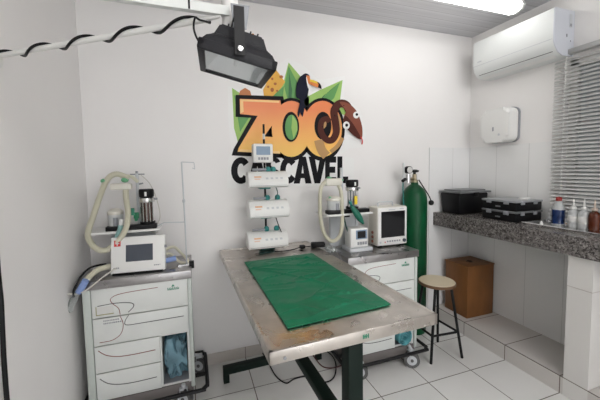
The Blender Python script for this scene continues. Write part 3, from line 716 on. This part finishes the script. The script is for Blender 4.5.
# valve manifold with green domes
bm = NB(); A = loc_(c, at(111, 190, y=y)); Q = loc_(c, at(132, 183, y=y)); box(bm, A.x, Q.x, A.y - .03, A.y + .02, A.z, Q.z, bev=.008); mf = link('manifold', bm, CREAM, cl, True)
for px, py, r_ in ((104, 181, .019), (125, 180, .022)):
    P = loc_(c, at(px, py, y=y)); bm = NB(); bmesh.ops.create_uvsphere(bm, u_segments=14, v_segments=8, radius=r_, matrix=Matrix.Translation(P) @ Matrix.Scale(.75, 4, (0, 0, 1))); link('valve_dome', bm, GREENC, mf, True)
P = loc_(c, at(133, 211, y=y)); bm = NB(); box(bm, P.x - .016, P.x + .01, P.y - .03, P.y + .0, P.z - .025, P.z + .02, bev=.005); link('green_valve', bm, mat('valve_green_dark', (.02, .2, .12), .4), cl, True)
hz(cl, c, 'breathing_hose', [(129, 178, y), (116, 174, y), (107, 180, y), (100, 196, y - .02), (94, 214, y - .03), (88, 233, y - .04), (91, 243, y - .04), (98, 249.5, y - .05), (107, 250, y - .06), (115, 244, y - .07), (122, 236, y - .08), (127, 225, y - .08), (128, 212, y - .06), (126, 197, y - .03), (126, 188, y)], .018, HOSE)
hz(cl, c, 'breathing_hose', [(124, 176, y + .02), (132, 177, y + .02), (138, 182, y + .03)], .012, HOSE)
hz(cl, c, 'thin_tube', [(141, 175, y + .03), (150, 184, y + .04), (157, 200, y + .03), (160, 218, y + .02), (152, 231, y), (158, 232, y - .04)], .003, WIREL)
# reservoir bag
bm = NB(); P0 = loc_(c, at(121, 224, y=2.15)); P1 = loc_(c, at(117, 262, y=2.20))
tube(bm, [P0.lerp(P1, k / 8) for k in range(9)], [.012, .016, .024, .032, .038, .040, .036, .026, .008], 14); link('reservoir_bag', bm, BAGT, cl, True)
bm = NB(); P0 = loc_(c, at(121.5, 219, y=2.15)); P1 = loc_(c, at(121, 225, y=2.15)); tube(bm, [P0, P1], .013, 12); link('bag_neck', bm, WHITE, cl, True)
# hose bundle over the left edge of the worktop
hz(cl, c, 'breathing_hose', [(124, 263, 2.13), (112, 266, 2.12), (100, 269, 2.08), (90, 276, 2.04), (83, 285, 2.0)], .017, HOSE)
hz(cl, c, 'black_tube', [(106, 264, 2.14), (92, 267, 2.09), (82, 275, 2.03), (74, 290, 1.985), (74, 297, 1.98)], .006, BLACK)
hz(cl, c, 'thin_tube', [(116, 268, 2.08), (103, 277, 2.03), (88, 289, 1.99), (76, 294, 1.98), (68, 294, 1.98), (64, 301, 1.98)], .004, WIREL)
bm = NB(); P = [loc_(c, at(a, b, y=1.99)) for a, b in ((86, 280), (82, 287), (78, 293))]; tube(bm, P, [.018, .019, .016], 12); link('blue_connector', bm, BLUEC, cl, True)
bm = NB(); P = [loc_(c, at(a, b, y=1.985)) for a, b in ((78, 292), (74, 299), (70, 307), (71, 312))]; tube(bm, P, [.013, .019, .017, .008], 10); link('face_mask', bm, CLEAR, cl, True)
# hose coil at the right back of the worktop
hz(cl, c, 'breathing_hose', [(160, 262, 2.2), (166, 250, 2.22), (174, 247, 2.24), (180, 252, 2.24), (186, 258, 2.22), (188, 262, 2.2), (180, 262, 2.18), (170, 254, 2.2), (162, 256, 2.2)], .010, HOSE)
bm = NB(); P = [loc_(c, at(a, b, y=2.13)) for a, b in ((165, 261), (176, 258))]; tube(bm, P, .017, 12); link('blue_connector', bm, BLUEC, cl, True)
# rail with black knob
bm = NB(); P = loc_(c, at(190.5, 264.5, y=2.12)); cyl(bm, (P.x - .06, P.y, P.z), (P.x - .005, P.y, P.z), .008, n=10); box(bm, P.x - .075, P.x - .05, P.y - .012, P.y + .012, CH, P.z + .006); link('side_rail', bm, CHROME, cl, True)
bm = NB(); cyl(bm, (P.x - .008, P.y, P.z), (P.x + .022, P.y, P.z), .026, n=6); link('rail_knob', bm, BLACK, cl, True)
# iv pole
bm = NB(); P = [loc_(c, at(a, b, y=2.16)) for a, b in ((187, 268), (185, 222), (181.5, 162))]; P[0].z = CH
tube(bm, P, .0045, 8); Q = loc_(c, at(194, 164.5, y=2.16)); tube(bm, [P[2], Vector((Q.x, Q.y, P[2].z - .004))], .0035, 6); tube(bm, [Vector((Q.x, Q.y, P[2].z - .004)), Vector((Q.x + .004, Q.y, Q.z - .03))], .003, 6)
tube(bm, [Vector((Q.x + .004, Q.y, Q.z - .03)), Vector((Q.x - .012, Q.y, Q.z - .022))], .003, 6)
lathe(bm, [(.0045, 0), (.009, .003), (.009, .022), (.0045, .026)], 10, c=P[1].lerp(P[2], .32)); link('iv_pole', bm, LGREY, cl, True)
bm = NB(); P = [loc_(c, at(a, b, y=2.18)) for a, b in ((158, 226), (164, 222.5), (185, 222))]; tube(bm, P, .004, 6); link('support_rod', bm, LGREY, cl, True)

# ventilator display on the left cart
a0 = at(110.5, 275.6, z=.885); 
vt = thing('ventilator_monitor', 'white tilted ventilator screen with red mark on the left anesthesia cart', 'monitor', (-.478, 2.075, CH + .001), rz=R(-4))
M_ = Matrix.Rotation(R(-12), 4, 'X')
bm = NB(); box(bm, 0, .300, 0, .055, 0.008, .225, bev=.006, M=M_); link('housing', bm, WHITE, vt, True)
bm = NB(); box(bm, .01, .29, -.004, .075, -.0005, .012, bev=.003); link('base', bm, BLACK, vt, True)
bm = NB(); box(bm, .082, .232, -.0015, .001, .075, .175, M=M_); link('screen', bm, SCRG, vt)
bm = NB(); box(bm, .018, .053, -.0015, .001, .170, .207, M=M_); r1 = link('red_mark', bm, RED, vt)
bm = NB(); box(bm, .032, .039, -.0022, -.001, .176, .200, M=M_); box(bm, .024, .047, -.0022, -.001, .1845, .1915, M=M_); link('cross', bm, PAPER, r1)
bm = NB()
for i in range(3): box(bm, .016 + i * .011, .024 + i * .011, -.0015, .001, .038, .046, M=M_)
for i in range(4): box(bm, .238 + i * .01, .246 + i * .01, -.0015, .001, .040 + (i > 2) * .003, .046, M=M_)
link('lettering', bm, GREYP, vt)
bm = NB(); cyl(bm, (.298, .03, .15), (.312, .03, .15), .008, n=8); link('port', bm, GREYP, vt, True)

# bag in the left cart's open cubby
def crumple(name, cen, rad, m, label, cat, seed, sub=4, amp=.3, fq=3):
    bm = NB(); bmesh.ops.create_icosphere(bm, subdivisions=sub, radius=1)
    for v in bm.verts:
        d = v.co.normalized()
        k = 1 + amp * noise.noise(d * fq + Vector((seed, 0, 0))) + amp * .5 * abs(noise.noise(d * fq * 2.3 + Vector((0, seed, 0))))
        q = Vector([max(-.82, min(.82, x)) / .82 for x in (d * k)])
        v.co = Vector((q.x * rad[0], q.y * rad[1], q.z * rad[2])) + Vector(cen)
    return tag(link(name, bm, m, None, True, loc=(cen[0], cen[1], cen[2] - rad[2])), label, cat)
crumple('plastic_bag', (LC[0] + .461, LC[1] + .15, .169 + .138), (.066, .125, .137), BLUEBAG, 'crumpled blue plastic bag in the open cubby of the left cart', 'bag', 3.3, 5, .5, 2.6)
# teal roll in the right cart's cubby
bm = NB(); c0 = Vector((RC[0] + .452, RC[1] - .02, .169 + .060)); spts = []
n = 44
for k in range(n + 1):
    a = k / n * 2 * pi * 3.2; r_ = .012 + .048 * k / n; spts.append((r_ * cos(a), r_ * sin(a)))
V = []
for (x_, z_) in spts:
    r_ = math.hypot(x_, z_) or 1; th = .006
    row = []
    for yy in (0, .26):
        jit = .004 * noise.noise(Vector((x_ * 40, z_ * 40, yy * 9)))
        row += [Vector((x_, yy + jit, z_)), Vector((x_ * (1 + th / r_), yy + jit, z_ * (1 + th / r_)))]
    V.append([bm.verts.new(c0 + q) for q in row])
for p_, q_ in zip(V, V[1:]):
    for i, j in ((0, 1), (1, 3), (3, 2), (2, 0)): bm.faces.new((p_[i], p_[j], q_[j], q_[i]))
for p_ in (V[0], V[-1]): bm.faces.new((p_[0], p_[1], p_[3], p_[2]))
tag(link('towel_roll', bm, TEALF, None, True, loc=(c0.x, c0.y + .13, .169)), 'rolled teal drape sticking out of the cubby of the right cart', 'drape')

# upper works of the right cart
c = RC; y = 2.12
bm = NB(); A = loc_(c, at(325, 186, y=y)); Q = loc_(c, at(341, 178, y=y)); box(bm, A.x, Q.x, A.y - .03, A.y + .02, A.z, Q.z, bev=.012); mf = link('manifold', bm, CREAM, cr, True)
for px, py, r_ in ((329, 178, .020), (341, 180, .020)):
    P = loc_(c, at(px, py, y=y)); bm = NB(); bmesh.ops.create_uvsphere(bm, u_segments=14, v_segments=8, radius=r_, matrix=Matrix.Translation(P) @ Matrix.Scale(.55, 4, (0, 0, 1))); link('valve_dome', bm, GREENC, mf, True)
bm = NB(); P = [loc_(c, at(a, b, y=2.06)) for a, b in ((329, 197.5), (334, 199), (338, 202))]; tube(bm, P, [.008, .011, .009], 10); link('green_adapter', bm, GREENC, cr, True)
hz(cr, c, 'breathing_hose', [(326, 181, y), (321, 188, y - .02), (320, 204, y - .04), (321, 221, y - .05), (325, 235, y - .06), (332, 241, y - .08), (339, 237, y - .10), (342, 226, y - .10), (342, 208, y - .09), (341, 192, y - .04), (338, 184, y)], .0155, HOSE)
hz(cr, c, 'gas_tube', [(343, 213, 2.05), (346, 226, 2.05), (349, 236, 2.06), (347, 245, 2.1), (340, 249, 2.14)], .006, mat('dark_green_tube', (.01, .06, .05), .4))
bm = NB(); P0 = loc_(c, at(351.5, 206, y=1.97)); P1 = loc_(c, at(363.5, 224, y=1.95))
tube(bm, [P0.lerp(P1, k / 7) for k in range(8)], [.010, .017, .022, .024, .024, .022, .015, .006], 12); link('reservoir_bag', bm, BAGG, cr, True)
bm = NB(); P0 = loc_(c, at(347, 209, y=2.0)); tube(bm, [loc_(c, at(351.5, 206, y=1.97)), loc_(c, at(350, 202, y=2.0))], .011, 10); link('bag_neck', bm, TEAL, cr, True)
bm = NB(); P = loc_(c, at(355.8, 200, y=2.0)); box(bm, P.x - .011, P.x + .011, P.y - .004, P.y + .004, P.z - .032, P.z + .028); link('yellow_label', bm, YEL, cr)
bm = NB(); P = loc_(c, at(347, 216, y=2.02)); box(bm, P.x - .02, P.x + .02, P.y - .01, P.y + .01, P.z - .008, P.z + .008, bev=.004); link('black_clip', bm, BLACK, cr, True)

# multi-parameter monitor
t = thing('patient_monitor', 'cream patient monitor with black screen and top handle on the right cart', 'monitor', (1.322, 2.03, CH + .001))
MW, MH = .275, .312
B('housing', CREAM, t, 0, MW, 0, .13, .008, MH, bev=.012)
B('bezel', WHITE, t, .006, MW - .006, -.006, .004, .014, MH - .006, bev=.004)
B('screen', SCRB, t, .034, MW - .026, -.0075, 0, .075, MH - .035)
bm = NB(); tube(bm, [(.04, .05, MH - .004), (.04, .05, MH + .028), (.05, .05, MH + .034), (.165, .05, MH + .034), (.175, .05, MH + .028), (.175, .05, MH - .004)], .006, 8); link('handle', bm, LGREY, t, True)
bm = NB()
for i in range(6): box(bm, .085 + i * .022, .098 + i * .022, -.0085, -.004, .038, .050)
link('buttons', bm, GREYP, t)
bm = NB(); cyl(bm, (MW - .032, -.006, .042), (MW - .032, -.016, .042), .014, n=18); link('dial', bm, SCRG, t, True)
bm = NB(); cyl(bm, (.026, -.006, .04), (.026, -.009, .04), .008, n=12); cyl(bm, (.068, -.006, .04), (.068, -.009, .04), .005, n=10, mi=1); link('led', bm, [LGREY, RED], t, True)
bm = NB()
for z_ in (.04, .075, .11): cyl(bm, (-.006, .06, z_), (0.001, .06, z_), .012, n=12, mi=0)
link('sensor_port', bm, mat('port_brown', (.30, .12, .08), .5), t, True)
bm = NB()
for x in (.02, MW - .05): box(bm, x, x + .03, .01, .11, -.0005, .01)
link('foot', bm, BLACK, t)
bm = NB(); box(bm, .10, .16, -.0065, -.004, MH - .026, MH - .020); box(bm, .2, .24, -.0065, -.004, MH - .024, MH - .014); link('small_print', bm, LGREY, t)

# small vital-signs monitor
t = thing('pulse_monitor', 'small white square monitor with blue screen beside the cream patient monitor', 'monitor', (1.080, 2.0, CH + .001))
B('base', LGREY, t, -.015, .175, -.02, .12, 0, .028, bev=.004)
B('housing', WHITE, t, 0, .148, 0, .10, .0285, .172, bev=.010)
B('bezel', SCRL, t, .043, .135, -.003, .002, .090, .158)
B('screen', SCRB, t, .055, .122, -.0045, 0, .098, .150)
bm = NB()
for i in range(4): box(bm, .055 + i * .021, .071 + i * .021, -.003, .001, .048, .070)
link('keys', bm, GREYP, t)
# box under power units beside them
t2 = thing('power_adapter', 'black power adapter lying at the back of the operating table', 'adapter', (.885, 2.17, .90))
bm = NB(); box(bm, -.05, .06, -.03, .03, 0, .035, bev=.010, M=Matrix.Rotation(R(-18), 4, 'Z')); link('body', bm, BLACK, t2, True)
bm = NB(); box(bm, -.14, -.10, -.018, .02, 0, .025, bev=.006); link('plug', bm, BLACK, t2, True)
bm = NB(); tube(bm, spline([(-.05, .0, .012), (-.075, .012, .006), (-.10, .0, .012)], 6), .004, 6); tube(bm, spline([(-.14, .0, .012), (-.19, -.02, .006), (-.27, -.035, .005), (-.34, -.02, .005)], 6), .004, 6); link('cord', bm, BLACK, t2, True)
# clear sachet and tubing between the table and the cart
crumple('clear_pouch', (.925, 2.02, .9 + .018), (.028, .055, .018), CLEAR, 'crumpled clear plastic pouch on the table edge by the right cart', 'pouch', 8.1, 3, .5)

# ------------------------------------------------------------------ gas cylinder
t = thing('gas_cylinder', 'tall scuffed green oxygen cylinder with valve standing in the back corner', 'gas cylinder', (1.875, 2.285, 0))
cR = .110
bm = NB(); lathe(bm, [(0, 0), (cR * .93, 0), (cR, .02), (cR, 1.19), (cR * .97, 1.23), (cR * .88, 1.27), (cR * .70, 1.305), (cR * .45, 1.33), (cR * .30, 1.342), (cR * .28, 1.36), (0, 1.36)], 48); link('body', bm, CYLG, t, True)
bm = NB(); lathe(bm, [(0, 0), (.030, 0), (.032, .02), (.02, .03), (.018, .075), (0, .075)], 20, c=(0, 0, 1.325)); cyl(bm, (0, 0, 1.36), (-.10, -.04, 1.36), .013, n=12); vv = link('valve', bm, BRASS, t, True)
bm = NB(); lathe(bm, [(0, 0), (.012, 0), (.012, .015), (.036, .02), (.038, .034), (.012, .042), (0, .042)], 10, c=(0, 0, 1.40)); link('handwheel', bm, BLKM, vv, True)
bm = NB(); cyl(bm, (-.10, -.04, 1.325), (-.10, -.04, 1.40), .020, n=14); cyl(bm, (-.10, -.06, 1.44), (-.10, -.025, 1.44), .032, n=20, mi=1); cyl(bm, (-.10, -.063, 1.44), (-.10, -.058, 1.44), .027, n=20, mi=2); cyl(bm, (-.10, -.04, 1.40), (-.10, -.04, 1.43), .008, n=8); cyl(bm, (-.13, -.04, 1.36), (-.165, -.05, 1.345), .014, n=10, mi=1)
rg = link('regulator', bm, [CHROME, BLKM, PAPER], t, True)
bm = NB(); cyl(bm, (-.14, -.03, 1.34), (-.14, -.03, 1.50), .010, n=12); link('flow_tube', bm, FROST, rg, True)
bm = NB(); tube(bm, spline([(-.16, -.05, 1.33), (-.175, -.07, 1.27), (-.17, -.07, 1.17), (-.15, -.06, 1.11), (-.12, -.05, 1.10)], 6), .0045, 8); link('oxygen_hose', bm, TEAL, t, True)
bm = NB(); tube(bm, spline([(.03, -.02, 1.35), (.06, -.06, 1.27), (.10, -.075, 1.20), (.125, -.07, 1.155)], 6), .005, 8); bmesh.ops.create_uvsphere(bm, u_segments=12, v_segments=8, radius=.024, matrix=Matrix.Translation((.125, -.07, 1.145))); link('chained_cap', bm, BLKM, t, True)

for o_ in t.children:
    if o_.name.split('.')[0] != 'body':
        o_.data.transform(Matrix.Translation((0, 0, .032)))
        for q_ in o_.children: q_.data.transform(Matrix.Translation((0, 0, .032)))
# ------------------------------------------------------------------ stool
t = thing('stool', 'round stool with cream seat and thin black metal legs beside the steel table', 'stool', (1.79, 1.91, 0))
bm = NB(); lathe(bm, [(0, .578), (.128, .578), (.134, .584), (.134, .598), (.13, .6035), (0, .6035)], 40); se = link('seat', bm, SEATW, t, True)
bm = NB(); lathe(bm, [(.1345, .577), (.1375, .579), (.1375, .5985), (.1345, .5995)], 40); link('edge_band', bm, WOODE, se, True)
fe = [(-.125, -.085), (.155, -.11), (.145, .135), (-.115, .15)]; tp = [(-.07, -.06), (.075, -.065), (.075, .07), (-.07, .07)]
for a, b in zip(fe, tp):
    bm = NB(); cyl(bm, (a[0], a[1], 0), (b[0], b[1], .577), .0105, n=10); link('leg', bm, BLKM, t, True)
bm = NB()
K = [(a[0] + (b[0] - a[0]) * .36, a[1] + (b[1] - a[1]) * .36, .208) for a, b in zip(fe, tp)]
for i in range(4): cyl(bm, K[i], K[(i + 1) % 4], .009, n=8)
link('footrest_ring', bm, BLKM, t, True)
bm = NB(); box(bm, -.085, .085, -.08, .08, .570, .5775); link('underplate', bm, BLKM, t)

# ------------------------------------------------------------------ brown box on the step
t = thing('wooden_box', 'brown wooden box with a dark round hole in its lid on the tiled step', 'box', (2.30, 2.085, HS))
B('body', CARDB, t, 0, .315, 0, .26, 0, .465, bev=.004)
bm = NB(); box(bm, -.004, .319, -.004, .264, .4655, .478, bev=.002); link('lid', bm, CARDB, t, True)
bm = NB(); lathe(bm, [(.026, 0), (.034, 0), (.034, .005), (.026, .005), (.026, 0)], 24, c=(.15, .12, .4782)); link('ring', bm, WOODE, t, True)
bm = NB(); lathe(bm, [(0, 0), (.0255, 0), (.0255, .002), (0, .002)], 24, c=(.15, .12, .4782)); link('hole', bm, DARKH, t, True)  # flat dark disc on the lid, painting the shade inside the hole

# ------------------------------------------------------------------ things on the counter
CZ = 1.0565
t = thing('storage_crate', 'large black plastic crate with a grey lid in the counter corner', 'crate', (2.435, 2.265, CZ))
bm = NB(); vs = box(bm, -.16, .16, -.10, .11, 0, .195, bev=.015)
for v in bm.verts: k = 1 + .10 * v.co.z / .195; v.co.x *= k; v.co.y *= k
link('body', bm, BLACK, t, True)
bm = NB(); box(bm, -.185, .185, -.13, .13, .195, .21, bev=.004); box(bm, -.15, .15, -.10, .10, .21, .224, bev=.006); link('lid', bm, LIDG, t, True)
bm = NB(); box(bm, -.03, .03, -.136, -.128, .165, .200, bev=.003); link('latch', bm, BLACK, t, True)
def toolbox(y, z, label, sx, lid):
    t = thing('tool_case', label, 'case', (2.475, y, z), 'stacked black cases')
    bm = NB(); box(bm, -.145, .145, -.145, .145, 0, .068, bev=.008); link('body', bm, BLACK, t, True)
    bm = NB(); box(bm, -.15, .15, -.150, .150, .068, .083, bev=.004); link('lid', bm, lid, t, True)
    for (x, yy) in ((-.153, -.07), (-.153, .08)):
        bm = NB(); box(bm, x, x + .006, yy - .022, yy + .022, .052, .081, bev=.002); link('latch', bm, GREYP, t, True)
    for x in (-.08, .06):
        bm = NB(); box(bm, x - .02, x + .02, -.156, -.149, .052, .079, bev=.002); link('latch', bm, GREYP, t, True)
    bm = NB(); box(bm, -.152, -.146, -.02, .02, .025, .035); link('handle', bm, LIDG, t)
toolbox(1.835, CZ, 'flat black case with grey rim on the counter, lower of the stacked pair', 0, LIDG)
toolbox(1.835, CZ + .0835, 'flat black case with pale lid and latches, upper of the stacked pair', 0, mat('pale_lid', (.30, .31, .32), .35))
bm = NB(); prism(bm, rrect(-.05, .05, -.02, .02, .015), 0, .012); bmesh.ops.translate(bm, verts=bm.verts[:], vec=(2.52, 1.76, CZ + .1675))
tag(link('white_packet', bm, WHITE, None, True, loc=(2.52, 1.76, CZ + .1675)), 'small white packet lying on the upper black case', 'packet')

t = thing('steel_tray', 'shallow steel tray holding the bottles under the blind', 'tray', (2.475, 1.40, CZ))
bm = NB()
prism(bm, rrect(-.125, .125, -.30, .235, .02), 0, .003)
tube(bm, spline([(a, b, .012) for a, b in rrect(-.13, .13, -.305, .24, .025, 3)], 2, closed=True), .004, 6, closed=True)
pr = rrect(-.126, .126, -.301, .236, .022); 
for (a, b), (c_, d) in zip(pr, pr[1:] + pr[:1]):
    bm.faces.new([bm.verts.new(q) for q in ((a, b, .002), (c_, d, .002), (c_ * 1.02, d * 1.01, .012), (a * 1.02, b * 1.01, .012))])
link('pan', bm, CHROME, t, True)
TZb = CZ + .0035
def bottle(name, x, y, prof, m, label, cat, cap=None, nozzle=None, extra=None, group=None):
    t = thing(name, label, cat, (x, y, TZb), group)
    bm = NB(); lathe(bm, prof, 24); link('body', bm, m, t, True)
    if cap: bm = NB(); lathe(bm, cap[0], 18); link('cap', bm, cap[1], t, True)
    if nozzle: bm = NB(); lathe(bm, nozzle[0], 12); link('nozzle', bm, nozzle[1], t, True)
    if extra: bm = NB(); lathe(bm, extra[0], 24); link(extra[2], bm, extra[1], t, True)
    return t
b1 = at(558, 222, z=TZb); k = 2.50 / b1.x
bottle('spray_bottle', 2.50, b1.y * k, [(0, 0), (.034, 0), (.037, .01), (.037, .115), (.030, .14), (.0205, .155), (.022, .175), (0, .176)], FROST, 'clear bottle of blue liquid with a red cap on the steel tray', 'bottle',
       cap=([(0, .176), (.018, .176), (.019, .20), (.012, .205), (0, .206)], REDCAP), extra=([(.0372, .012), (.0378, .013), (.0378, .112), (.0372, .113)], LBLUE, 'blue_label'))
SQ = [(0, 0), (.028, 0), (.031, .008), (.031, .095), (.026, .115), (.014, .124), (.014, .13), (0, .131)]
NZ = [(0, .131), (.016, .131), (.016, .145), (.006, .150), (.0035, .20), (0, .201)]
for (px, py, m, lab, g) in ((573, 224, FROST, 'frosted squeeze bottle with white nozzle next to the blue bottle', 0), (583.5, 225.5, FROST, 'frosted squeeze bottle with white nozzle next to the amber bottle', 0), (594, 227, BROWNP, 'amber brown squeeze bottle at the right end of the tray', 0)):
    q = at(px, py, z=TZb); k = 2.50 / q.x
    t = bottle('squeeze_bottle', 2.50, q.y * k, SQ, m, lab, 'bottle', nozzle=(NZ, WHITE if m is FROST else mat('amber_tip', (.55, .45, .38), .4)), group='squeeze bottles on the tray')
    if m is FROST:
        bm = NB(); lathe(bm, [(.0312, .04), (.0318, .041), (.0318, .08), (.0312, .081)], 24); link('label', bm, PAPER, t, True)
q = Vector((2.41, 1.555, TZb)); bm = NB(); lathe(bm, [(0, 0), (.011, 0), (.008, .02), (.004, .028), (0, .029)], 14, c=q); tag(link('bottle_cap', bm, WHITE, None, True, loc=q), 'tiny white cap standing alone on the near left of the tray', 'cap')

# ------------------------------------------------------------------ surgical floodlight on its steel arms
LY = .95
J = at(224, 18, y=LY); ZJ = J.z; GX = .123
sp = thing('lamp_support', 'white steel tube frame from ceiling and left wall carrying the floodlight', 'bracket', (GX, LY, ZC))
def lo(p): return Vector(p) - Vector((GX, LY, ZC))
bm = NB(); cyl(bm, (0, 0, -.003), (0, 0, 1.90 - ZC), .0235, n=20); lathe(bm, [(0, -.014), (.06, -.014), (.06, -.003), (0, -.003)], 20); link('drop_tube', bm, WHITE, sp, True)
bm = NB()
bx = XL - GX
box(bm, bx + .001, -.005, -.028, -.024, ZJ - ZC, ZJ - ZC + .022); box(bm, bx + .001, -.005, -.028, -.010, ZJ - ZC - .003, ZJ - ZC)
box(bm, bx + .001, bx + .006, -.05, .05, ZJ - ZC - .03, ZJ - ZC + .06)
ab = link('angle_bar', bm, OFFW, sp, False)
ab['label'] = 'white angle iron'
bm = NB(); Q = at(189, 4, y=LY - .029); q = lo(Q); cyl(bm, (q.x, q.y + .002, q.z - .012), (q.x, q.y + .002, q.z + .018), .003, n=8); link('bolt', bm, BLACK, ab, True)
E0 = at(-4, 56.5, x=XL + .001); E1 = at(222, 17, y=LY - .03); E1 = Vector((E1.x - .004, LY - .032, E1.z))
bm = NB(); tube(bm, [lo(E0.lerp(E1, .012)), lo(E0.lerp(E1, .93)), lo(E1)], [.0092, .0092, .003], 14); u = (E0 - E1).normalized()
lathe(bm, [(0, 0), (.04, 0), (.04, .004), (0, .004)], 20, M=Matrix.Translation(lo(E0)) @ Matrix.Rotation(R(90), 4, 'Y')); link('arm_tube', bm, WHITE, sp, True)
# cable wound round the arm
d = E1 - E0; L = d.length; d.normalize(); uu, vv = frame(d)
def ap(t_, r_, a_): return E0 + d * (L * t_) + (uu * cos(a_) + vv * sin(a_)) * r_
pts = []; turns = 4.6; NN = 150
for i in range(NN + 1):
    t_ = i / NN * .955; pts.append(ap(t_, .0138, -t_ / .955 * turns * 2 * pi + .3))
end = pts[-1]
G = [at(195, 18, y=LY - .03), at(194, 30, y=LY - .02), at(200, 43, y=LY - .02), at(209, 47, y=LY)]
bm = NB(); tube(bm, pts, .0045, 8); tube(bm, spline([end, at(200, 20, y=LY - .04)] + G, 8), .0028, 6)
tag(link('power_cable', bm, BLACK, None, True, loc=end), 'black cable wound in a spiral around the white lamp arm', 'cable')

# floodlight
LR = Matrix(((.973, .061, .225), (-.046, .996, -.074), (-.228, .062, .972)))
t = thing('floodlight', 'black halogen floodlight with glass front hanging above the operating table', 'floodlight', (.130, .945, 1.79))
LM = LR.to_4x4()
W2, D2 = .102, .125
def FB(name, m, fn, smooth=True, parent=None):
    bm = NB(); fn(bm); bmesh.ops.transform(bm, matrix=LM, verts=bm.verts[:]); return link(name, bm, m, parent or t, smooth)
def door(bm):
    w_ = .013
    for a in ((-W2, W2, -D2, -D2 + w_), (-W2, W2, D2 - w_, D2), (-W2, -W2 + w_ + .004, -D2, D2), (W2 - w_ - .004, W2, -D2, D2)): box(bm, *a, -.002, .024, bev=.003)
FB('front_frame', CHARC, door)
FB('glass', LGLASS, lambda bm: box(bm, -W2 + .014, W2 - .014, -D2 + .012, D2 - .012, .003, .006), False)
def shell(bm):
    L1 = [(-W2 + .004, -D2 + .004, .022), (W2 - .004, -D2 + .004, .022), (W2 - .004, D2 - .004, .022), (-W2 + .004, D2 - .004, .022)]
    L2 = [(-.084, -.108, .044), (.084, -.108, .044), (.084, .10, .044), (-.084, .10, .044)]
    L3 = [(-.072, -.092, .052), (.072, -.092, .052), (.072, .092, .052), (-.072, .092, .052)]
    L4 = [(-.060, -.080, .088), (.055, -.080, .088), (.055, .06, .088), (-.060, .06, .088)]
    rr = [[bm.verts.new(p) for p in q] for q in (L1, L2, L3, L4)]
    for a, b in zip(rr, rr[1:]):
        for i in range(4): bm.faces.new((a[i], a[(i + 1) % 4], b[(i + 1) % 4], b[i]))
    bm.faces.new(rr[-1])
    bmesh.ops.bevel(bm, geom=[e for e in bm.edges if not e.is_boundary], offset=.004, segments=2, affect='EDGES')
    # cooling fins
    for k in range(5):
        x = -.04 + k * .02; box(bm, x - .002, x + .002, -.07, .055, .087, .096)
FB('housing', CHARC, shell)
def refl(bm):
    L1 = [(-W2 + .016, -D2 + .014, .010), (W2 - .016, -D2 + .014, .010), (W2 - .016, D2 - .014, .010), (-W2 + .016, D2 - .014, .010)]
    L2 = [(-.048, -.065, .060), (.048, -.065, .060), (.048, .065, .060), (-.048, .065, .060)]
    rr = [[bm.verts.new(p) for p in q] for q in (L1, L2)]
    for i in range(4): bm.faces.new((rr[0][i], rr[0][(i + 1) % 4], rr[1][(i + 1) % 4], rr[1][i]))
    bm.faces.new(rr[1])
FB('reflector', REFL, refl, False)
FB('bulb', FROST, lambda bm: cyl(bm, (0, -.055, .035), (0, .055, .035), .006, n=10))
# U bracket: front prong, top plate, back prong

bm = NB(); ZT = at(242, 6, y=.945 - .134).z; pb = at(240, 49, y=.945 - .134)
px_ = pb.x - .13
box(bm, px_ - .0135, px_ + .0135, -.134, -.130, pb.z - 1.79 - .015, ZT - 1.79, bev=.001)
box(bm, px_ - .006, px_ + .004, -.130, -.012, ZT - 1.79 - .004, ZT - 1.79)
br = link('bracket', bm, BLKM, t)
bm = NB(); lathe(bm, [(0, 0), (.008, 0), (.007, .006), (0, .007)], 12, M=Matrix.Translation((px_, -.134, pb.z - 1.79)) @ Matrix.Rotation(R(90), 4, 'X')); link('pivot_bolt', bm, CHROME, br, True)
bm = NB(); A_ = [(-.012, .165), (.040, .165), (.030, .10), (-.005, .09)]
prism(bm, [(a, b) for a, b in A_], -.05, -.046, 'xz'); link('mount_plate', bm, GREYP, t)

# ------------------------------------------------------------------ loose cables
bm = NB(); z = .006
P = [at(a, b, z=z) for a, b in ((262, 352), (269, 364), (276, 376), (286, 383), (294, 379), (305, 376.5), (316, 379), (326, 382), (334, 377), (336, 366), (333, 357), (326, 351), (318, 350))]
tube(bm, spline(P, 8), .0045, 8); tag(link('floor_cable', bm, BLACK, None, True, loc=P[0]), 'black cable looping over the floor under the operating table', 'cable')
bm = NB(); P = [at(a, b, z=z) for a, b in ((309, 349), (315, 358), (322, 366), (330, 368), (340, 366), (350, 360))]
tube(bm, spline(P, 8), .0045, 8); tag(link('floor_cable', bm, mat('brown_cable', (.12, .05, .05), .5), None, True, loc=P[0]), 'thin reddish brown cable on the floor behind the table leg', 'cable')
bm = NB(); P = [at(a, b, x=XL + .012) for a, b in ((-6, 215), (-2, 270), (1, 300), (2.5, 330), (4, 360), (7, 400), (10, 430), (14, 470))]
tube(bm, spline(P, 8), .008, 8); tag(link('wall_cable', bm, BLACK, None, True, loc=P[3]), 'thick black cable hanging on the left wall at the picture edge', 'cable')
